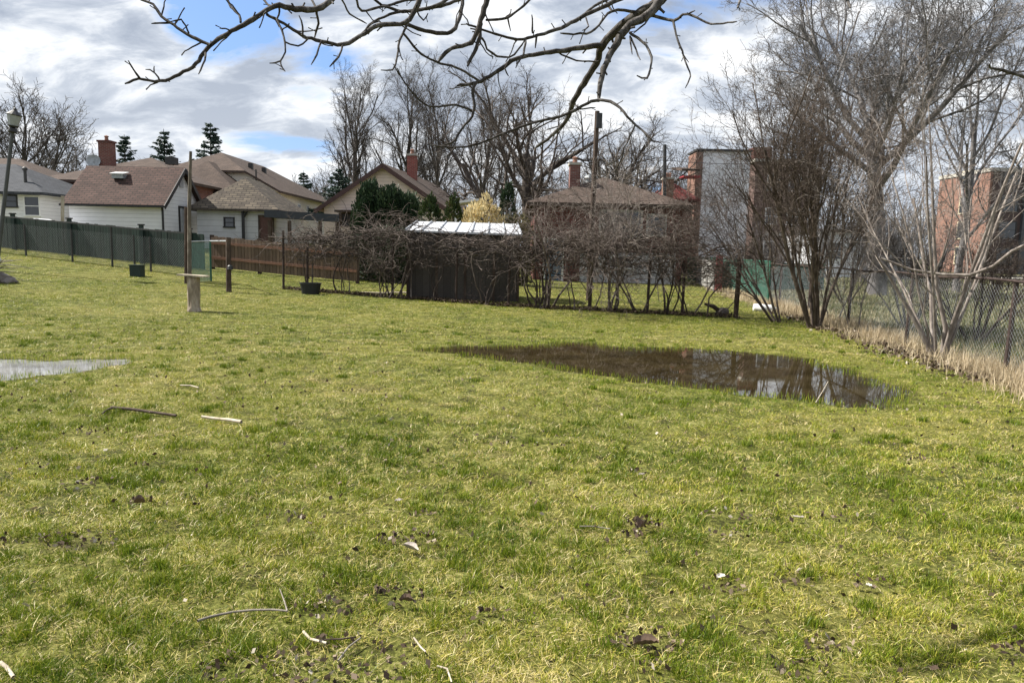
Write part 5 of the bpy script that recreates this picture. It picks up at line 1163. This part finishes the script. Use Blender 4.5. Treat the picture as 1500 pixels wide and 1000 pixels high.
# ================================================================ overhanging branches (limbs traced, each at its own depth)
bk_over = mat_bark('apple_bark', (.055, .048, .043), (.19, .18, .175), 34)
OV, OVT = Tubes(), Tubes(); rdo = random.Random(5)
def branch(pts, Y0, Y1, w0, w1, spur=True, tw=True):
    "pts in image px, Y0->Y1 depths, w0->w1 widths in px"
    n_ = len(pts); P = []; Rr = []; P3 = []
    # resample with a smooth curve and small kinks
    for i in range(n_ - 1):
        a = pts[max(i - 1, 0)]; b_ = pts[i]; c = pts[i + 1]; d = pts[min(i + 2, n_ - 1)]; m_ = max(2, int(math.hypot(c[0] - b_[0], c[1] - b_[1]) / 7))
        for k in range(m_):
            s = k / m_; f = (i + s) / (n_ - 1)
            q = [.5 * (2 * b_[j] + (c[j] - a[j]) * s + (2 * a[j] - 5 * b_[j] + 4 * c[j] - d[j]) * s * s + (-a[j] + 3 * b_[j] - 3 * c[j] + d[j]) * s ** 3) for j in (0, 1)]
            P.append((q[0] + rdo.gauss(0, .5), q[1] + rdo.gauss(0, .5), f))
    P.append((*pts[-1], 1.0))
    for x_, y_, f in P:
        Y = Y0 + (Y1 - Y0) * f; wpx = (w0 + (w1 - w0) * f) * 1.08; P3.append(tuple(W(x_, y_, Y))); Rr.append(wpx / FPX * Y / 2 * rdo.uniform(.9, 1.12))
    Rr[-1] *= .6; OV.add(P3, Rr, 7 if w0 > 4 else 5)
    if spur:
        for k in range(2, len(P3) - 1):
            if rdo.random() < .30:
                a = Vector(P3[k]); d = Vector(rv(rdo)).normalized(); L = rdo.uniform(.010, .028); r0 = Rr[k] * .55
                OVT.add([tuple(a), tuple(a + d * (Rr[k] + L * .5)), tuple(a + d * (Rr[k] + L))], [r0 * .8, max(.0016, r0 * .5), max(.0022, r0 * .55)], 5)
            elif rdo.random() < .13 and w0 < 9 and tw:
                a = Vector(P3[k]); t_ = (Vector(P3[k]) - Vector(P3[k - 1])).normalized(); d = (t_ + Vector(rv(rdo)).normalized() * .9).normalized(); pp = [tuple(a)]; L = rdo.uniform(.05, .13)
                for j in range(5): d = (d + Vector(rv(rdo)) * .18).normalized(); a = a + d * L / 5; pp.append(tuple(a))
                OVT.add(pp, [.0032, .003, .0028, .0024, .0022, .0026], 5)
B = branch
B([(530, -50), (485, 0), (464, 14), (433, 13), (402, 10), (364, 33), (333, 50), (308, 66), (287, 94), (263, 109), (235, 120), (204, 116), (183, 123)], 3.0, 2.7, 8.5, 3)
B([(308, 66), (274, 50), (249, 33), (237, 24), (225, 7), (208, 0), (185, -14)], 2.8, 2.9, 4.5, 3)
B([(249, 33), (234, 35), (222, 35)], 2.85, 2.8, 3, 2); B([(276, 49), (272, 38), (265, 29), (250, 32)], 2.8, 2.75, 2.6, 2)
B([(206, 116), (197, 104), (188, 89)], 2.7, 2.65, 3, 2); B([(235, 119), (227, 106), (213, 102)], 2.7, 2.68, 2.6, 1.8); B([(227, 106), (226, 97)], 2.7, 2.7, 2, 1.8)
B([(302, 78), (300, 88), (291, 109)], 2.77, 2.7, 3, 2); B([(353, 33), (350, 22), (341, 14), (335, 5), (330, -12)], 2.9, 3.0, 3, 3.5); B([(338, 46), (330, 42), (322, 42)], 2.85, 2.8, 2.4, 1.8)
B([(391, 22), (416, 35), (443, 52), (471, 61), (502, 66), (527, 54), (554, 38), (593, 34), (612, 5), (622, -30)], 2.95, 3.3, 4, 7)
B([(405, 28), (413, 45), (417, 62), (417, 76), (411, 90), (395, 93)], 2.95, 2.8, 3, 2); B([(411, 90), (413, 100), (418, 105)], 2.82, 2.8, 2.2, 1.8)
B([(417, 62), (437, 68), (454, 55)], 2.9, 3.0, 2.4, 2.2); B([(464, 14), (466, 35), (461, 55)], 2.95, 3.0, 3.5, 2.6); B([(443, 52), (444, 40), (438, 23)], 3.0, 3.0, 3, 2)
B([(471, 61), (464, 80), (456, 95)], 3.0, 2.9, 3, 2); B([(502, 66), (497, 83), (483, 98)], 3.1, 3.0, 3, 2.4); B([(409, 12), (409, 22), (405, 30)], 2.95, 2.95, 3, 2)
B([(402, 10), (392, 8), (384, -8)], 2.95, 3.1, 3, 3); B([(464, 14), (452, -8)], 3.0, 3.1, 3, 3)
B([(597, 36), (586, 59), (582, 83), (575, 102), (558, 103)], 3.3, 3.1, 3.5, 2); B([(593, 35), (631, 47), (661, 47), (672, 28), (676, 15), (680, -15)], 3.3, 3.5, 5, 5)
B([(592, 50), (612, 75), (638, 91), (668, 99), (694, 114), (704, 121)], 3.3, 3.5, 3, 3.5)
B([(499, -5), (513, 21), (537, 35)], 3.1, 3.2, 2.5, 2); B([(520, -5), (530, 17), (561, 10), (589, 17), (631, 12), (665, 3), (700, -14)], 3.1, 3.6, 2.8, 5); B([(527, 54), (547, 33), (579, 19), (610, 16), (645, 6), (668, -10)], 3.2, 3.5, 3, 4.5)
B([(540, -12), (560, 8), (590, 2), (640, -6)], 3.2, 3.5, 3, 4); B([(560, 37), (555, 30), (540, 38)], 3.2, 3.2, 2.6, 2); B([(610, 16), (620, 30), (627, 20)], 3.4, 3.4, 2.4, 2)
# two heavy limbs coming down from the upper right
B([(1010, -60), (967, 0), (933, 22), (911, 37), (881, 67), (877, 86), (859, 116), (840, 149), (834, 168), (814, 194), (784, 217)], 3.4, 3.9, 15, 3.5)
B([(985, -30), (952, 20), (922, 37), (896, 75), (885, 101), (879, 123), (877, 147)], 3.3, 3.1, 12, 5.5)
B([(877, 147), (866, 149), (829, 168), (784, 179), (747, 192), (721, 203), (683, 215), (646, 215), (632, 213)], 3.1, 3.0, 4.5, 1.8); B([(877, 147), (903, 153), (926, 179), (954, 203)], 3.1, 2.9, 4.5, 2.4); B([(930, 185), (918, 209), (907, 231), (888, 243)], 2.95, 2.9, 2.6, 1.6)
B([(881, 67), (844, 71), (799, 78), (758, 86), (724, 108), (698, 121), (670, 126)], 3.5, 3.3, 7, 4); B([(698, 121), (692, 131), (694, 164), (676, 190), (661, 209), (634, 217)], 3.3, 3.2, 4.5, 2); B([(694, 164), (668, 154), (627, 155), (597, 127), (582, 100)], 3.3, 3.2, 3.2, 2)
B([(720, -20), (713, 0), (704, 30), (691, 63), (661, 71), (642, 91)], 3.0, 2.9, 8, 4.5); B([(704, 35), (700, 63), (685, 97)], 3.0, 2.9, 6, 4.5)
B([(915, -4), (888, 8), (851, 26), (821, 41), (788, 52), (758, 58), (720, 48), (683, 35)], 3.5, 3.2, 6, 2.6); B([(930, 18), (896, 17), (866, 47), (821, 49)], 3.5, 3.3, 4, 2.5); B([(713, 30), (743, 26), (776, 0), (785, -15)], 3.1, 3.3, 3.5, 3)
B([(780, 50), (779, 22)], 3.3, 3.3, 3, 2); B([(786, 52), (784, 71)], 3.3, 3.3, 3.4, 2.4); B([(706, 56), (720, 78), (747, 84), (768, 60)], 3.1, 3.2, 3, 2.4); B([(743, 26), (748, 46)], 3.1, 3.1, 2.4, 1.8)
B([(952, 22), (986, 30), (1008, 21), (1042, 35), (1079, 32)], 3.3, 3.0, 4.5, 2.2); B([(1008, 21), (1018, 16)], 3.1, 3.1, 2.6, 2); B([(986, 32), (993, 60), (1004, 90), (1012, 112), (1004, 129)], 3.2, 3.0, 3, 1.8); B([(1000, 78), (1009, 92)], 3.1, 3.1, 2, 1.4)
B([(922, 49), (941, 60), (954, 84), (948, 114), (933, 111)], 3.2, 3.0, 4, 2.4); B([(922, 54), (926, 80)], 3.2, 3.1, 2.5, 1.8); B([(924, 56), (938, 88)], 3.2, 3.1, 2.6, 1.8); B([(952, 22), (945, 35), (928, 49)], 3.3, 3.2, 3, 2)
B([(818, 78), (844, 89), (877, 90)], 3.5, 3.5, 2.6, 2); B([(896, 17), (880, -10)], 3.5, 3.6, 3, 3); B([(851, 26), (870, 10), (905, -8)], 3.4, 3.6, 3, 4); B([(770, 58), (766, 80), (756, 98)], 3.3, 3.2, 3, 2.2); B([(858, 26), (862, 40), (853, 45)], 3.4, 3.3, 2.2, 1.8)
B([(1086, -8), (1083, 6), (1080, 12)], 3.0, 2.9, 4, 3); B([(1238, -12), (1243, 5), (1246, 12)], 3.0, 2.9, 4, 3); B([(1540, 122), (1500, 113), (1469, 104), (1450, 99), (1450, 94)], 2.6, 2.5, 5, 2.6)
B([(840, 149), (850, 160), (872, 158)], 3.8, 3.7, 2.4, 2); B([(834, 168), (820, 185), (800, 190)], 3.9, 3.8, 2.4, 1.6); B([(747, 86), (740, 100), (745, 112)], 3.3, 3.3, 2.4, 1.8)
# the tree they belong to stands behind and right of the viewer: trunk and limbs outside the frame
j1 = W(1010, -60, 3.4); j2 = W(985, -30, 3.3); hub = Vector((2.3, 1.6, 4.3)); tr = Vector((2.6, -1.2, 0)); fork = Vector((2.4, -.6, 2.2))
def limb(pts, rad): OV.add([tuple(q) for q in pts], rad, 9)
limb([tr - Vector((0, 0, .1)), tr + Vector((0, .05, .6)), Vector((2.5, -.95, 1.4)), fork], [.24, .19, .17, .15])
limb([fork, Vector((2.4, .3, 3.3)), hub, j1], [.11, .07, .05, .026]); limb([hub, lerp(hub, j2, .5) + Vector((0, 0, .1)), j2], [.04, .03, .02])
e1 = W(530, -50, 3.0); e2 = W(622, -30, 3.3); e3 = W(720, -20, 3.0); e4 = W(668, -10, 3.5); e5 = W(1540, 122, 2.6); e6 = W(700, -14, 3.6); e7 = W(680, -15, 3.5)
h2 = Vector((.6, 2.0, 4.0)); limb([fork, Vector((1.7, .6, 3.4)), h2], [.10, .065, .045])
for e, r0 in ((e1, .024), (e2, .02), (e3, .018), (e4, .014), (e6, .014), (e7, .014)): limb([h2, lerp(h2, e, .5) + Vector((0, 0, .12)), e], [r0 * 1.4, r0, r0 * .55])
limb([fork, Vector((2.9, 1.0, 2.6)), e5], [.04, .02, .007])
for e in (W(1086, -8, 3.0), W(1238, -12, 3.0), W(785, -15, 3.3), W(915, -4, 3.5), W(905, -8, 3.6)): limb([hub, lerp(hub, e, .5) + Vector((0, 0, .05)), e], [.02, .012, .006])
g = empty('overhanging_tree', tr, 'bare knobbly tree whose dark branches hang down across the top of the view', 'tree')
for kk_, vv_ in OVT.g.items(): OV.g.setdefault(kk_, []).extend(vv_)
OV.build('branches', bk_over, g) 
# ================================================================ sticks and bits on the lawn
def stick(pts, w0, w1, mat, label, name='stick', cat='stick', raise_=.03, extra=()):
    def up3(q): x_, y_ = gpix(q[0], q[1], raise_); return (x_, y_, float(H(x_, y_)[0]) + raise_)
    P = [up3(q) for q in pts]; rr_ = np.linspace(w0, w1, len(P)); tb = Tubes(); P = [tuple(Vector(q) + Vector((rdo.gauss(0, .003), rdo.gauss(0, .003), rdo.gauss(0, .004)))) for q in P]
    tb.add(P, list(rr_), 6)
    for e in extra: tb.add([up3(q) for q in e], [w1, w1 * .8, w1 * .5][:len(e)], 5)
    return tag(tb.build(name, mat), label, cat, 'sticks lying in the grass')
stick([(163, 602), (190, 604), (220, 607), (258, 611)], .016, .012, dark_wood, 'long dark stick in the grass in front of the left puddle', extra=([(163, 604), (156, 607), (150, 611)],))
stick([(296, 615), (315, 617), (335, 620), (354, 623)], .012, .016, pale_wood, 'straight pale stick right of the long dark one')
stick([(288, 920), (310, 911), (340, 903), (370, 899), (400, 900), (424, 902)], .0055, .004, weathered, 'long curved grey twig in the foreground grass, left of centre', raise_=.028, extra=([(421, 902), (417, 888), (410, 870)],))
stick([(443, 933), (455, 941), (480, 952)], .006, .005, pale_wood, 'short pale twig just below the curved grey one')
stick([(495, 975), (512, 958), (527, 943)], .004, .003, weathered, 'thin twig pointing up from the bare leafy patch at the bottom')
stick([(470, 943), (500, 944), (522, 938)], .0035, .003, dark_wood, 'thin dark twig lying beside the short pale one')
stick([(848, 776), (868, 775), (893, 777)], .004, .003, weathered, 'short grey twig left of the dark leaf clump near the centre right')
stick([(606, 940), (618, 952), (624, 960)], .004, .003, pale_wood, 'small pale twig at the bottom, right of the leafy patch')
stick([(640, 982), (655, 985), (662, 1004)], .004, .003, pale_wood, 'tiny twig at the bottom edge near the centre')
stick([(0, 985), (10, 992), (20, 1002)], .007, .007, pale_wood, 'pale stick end at the bottom left corner')
stick([(265, 568), (280, 569), (292, 571)], .008, .008, pale_wood, 'short pale stick halfway between the left puddle and the pale stick')
stick([(1195, 590), (1205, 570), (1213, 555)], .006, .004, pale_wood, 'pale reed stalk standing in the near edge of the big puddle')
def leaf_thing(px, py, L, wd, ang, mat, label, seed, curl=.25, name='dead_leaf'):
    x_, y_ = gpix(px, py, .03); z_ = float(H(x_, y_)[0]) + .035; r_ = random.Random(seed); m = MB(); n_, k_ = 8, 5; ca, sa = math.cos(ang), math.sin(ang)
    for i in range(n_ + 1):
        u_ = i / n_; ww = wd * math.sin(math.pi * min(.98, .06 + u_ * .92)) ** .7
        for j in range(k_):
            v_ = j / (k_ - 1) * 2 - 1; a = (u_ - .5) * L; b2 = v_ * ww / 2 + r_.gauss(0, .002); zz = curl * ww * v_ * v_ + .2 * L * (u_ - .5) ** 2 + r_.gauss(0, .002)
            m.v.append((x_ + a * ca - b2 * sa, y_ + a * sa + b2 * ca, z_ + zz))
    for i in range(n_):
        for j in range(k_ - 1): a = i * k_ + j; m.f.append((a, a + 1, a + k_ + 1, a + k_))
    return tag(m.build(name, mat, smooth=True), label, 'leaf', 'large dead leaves on the lawn')
lf_w = mat_plain('bleached_leaf', (.55, .50, .42), .8, 0, .2, 40); lf_b = mat_plain('brown_leaf', (.12, .08, .055), .8, 0, .4, 40); lf_g = mat_plain('grey_leaf', (.32, .28, .25), .8, 0, .35, 40)
leaf_thing(602, 812, .10, .045, -.6, lf_g, 'curled grey-white leaf in the foreground, centre left', 1, .6)
leaf_thing(1055, 850, .065, .035, .8, lf_w, 'bleached leaf standing out in the grass, centre right', 2)
leaf_thing(1272, 862, .03, .025, .2, lf_w, 'tiny bleached leaf right of the bigger bleached one', 3)
leaf_thing(940, 776, .08, .06, 1.0, lf_b, 'dark curled leaf in the clump right of the short grey twig', 4, .9)
leaf_thing(946, 952, .10, .05, .1, lf_b, 'dark leaf in the hollow at the bottom, right of centre', 5, .6)
leaf_thing(584, 738, .05, .03, .5, lf_g, 'small grey leaf above the curled grey-white one', 6)
leaf_thing(940, 698, .05, .03, .5, lf_g, 'small pale leaf highest up in the lawn right of centre', 7)
leaf_thing(205, 741, .06, .05, .5, lf_b, 'dark leaf on the left side of the lawn', 8, .8)
leaf_thing(595, 885, .06, .04, .2, lf_b, 'brown leaf below the curled grey-white one', 9, .6)
leaf_thing(1168, 764, .07, .02, 2.9, lf_g, 'thin grey leaf on the right side of the lawn', 10)
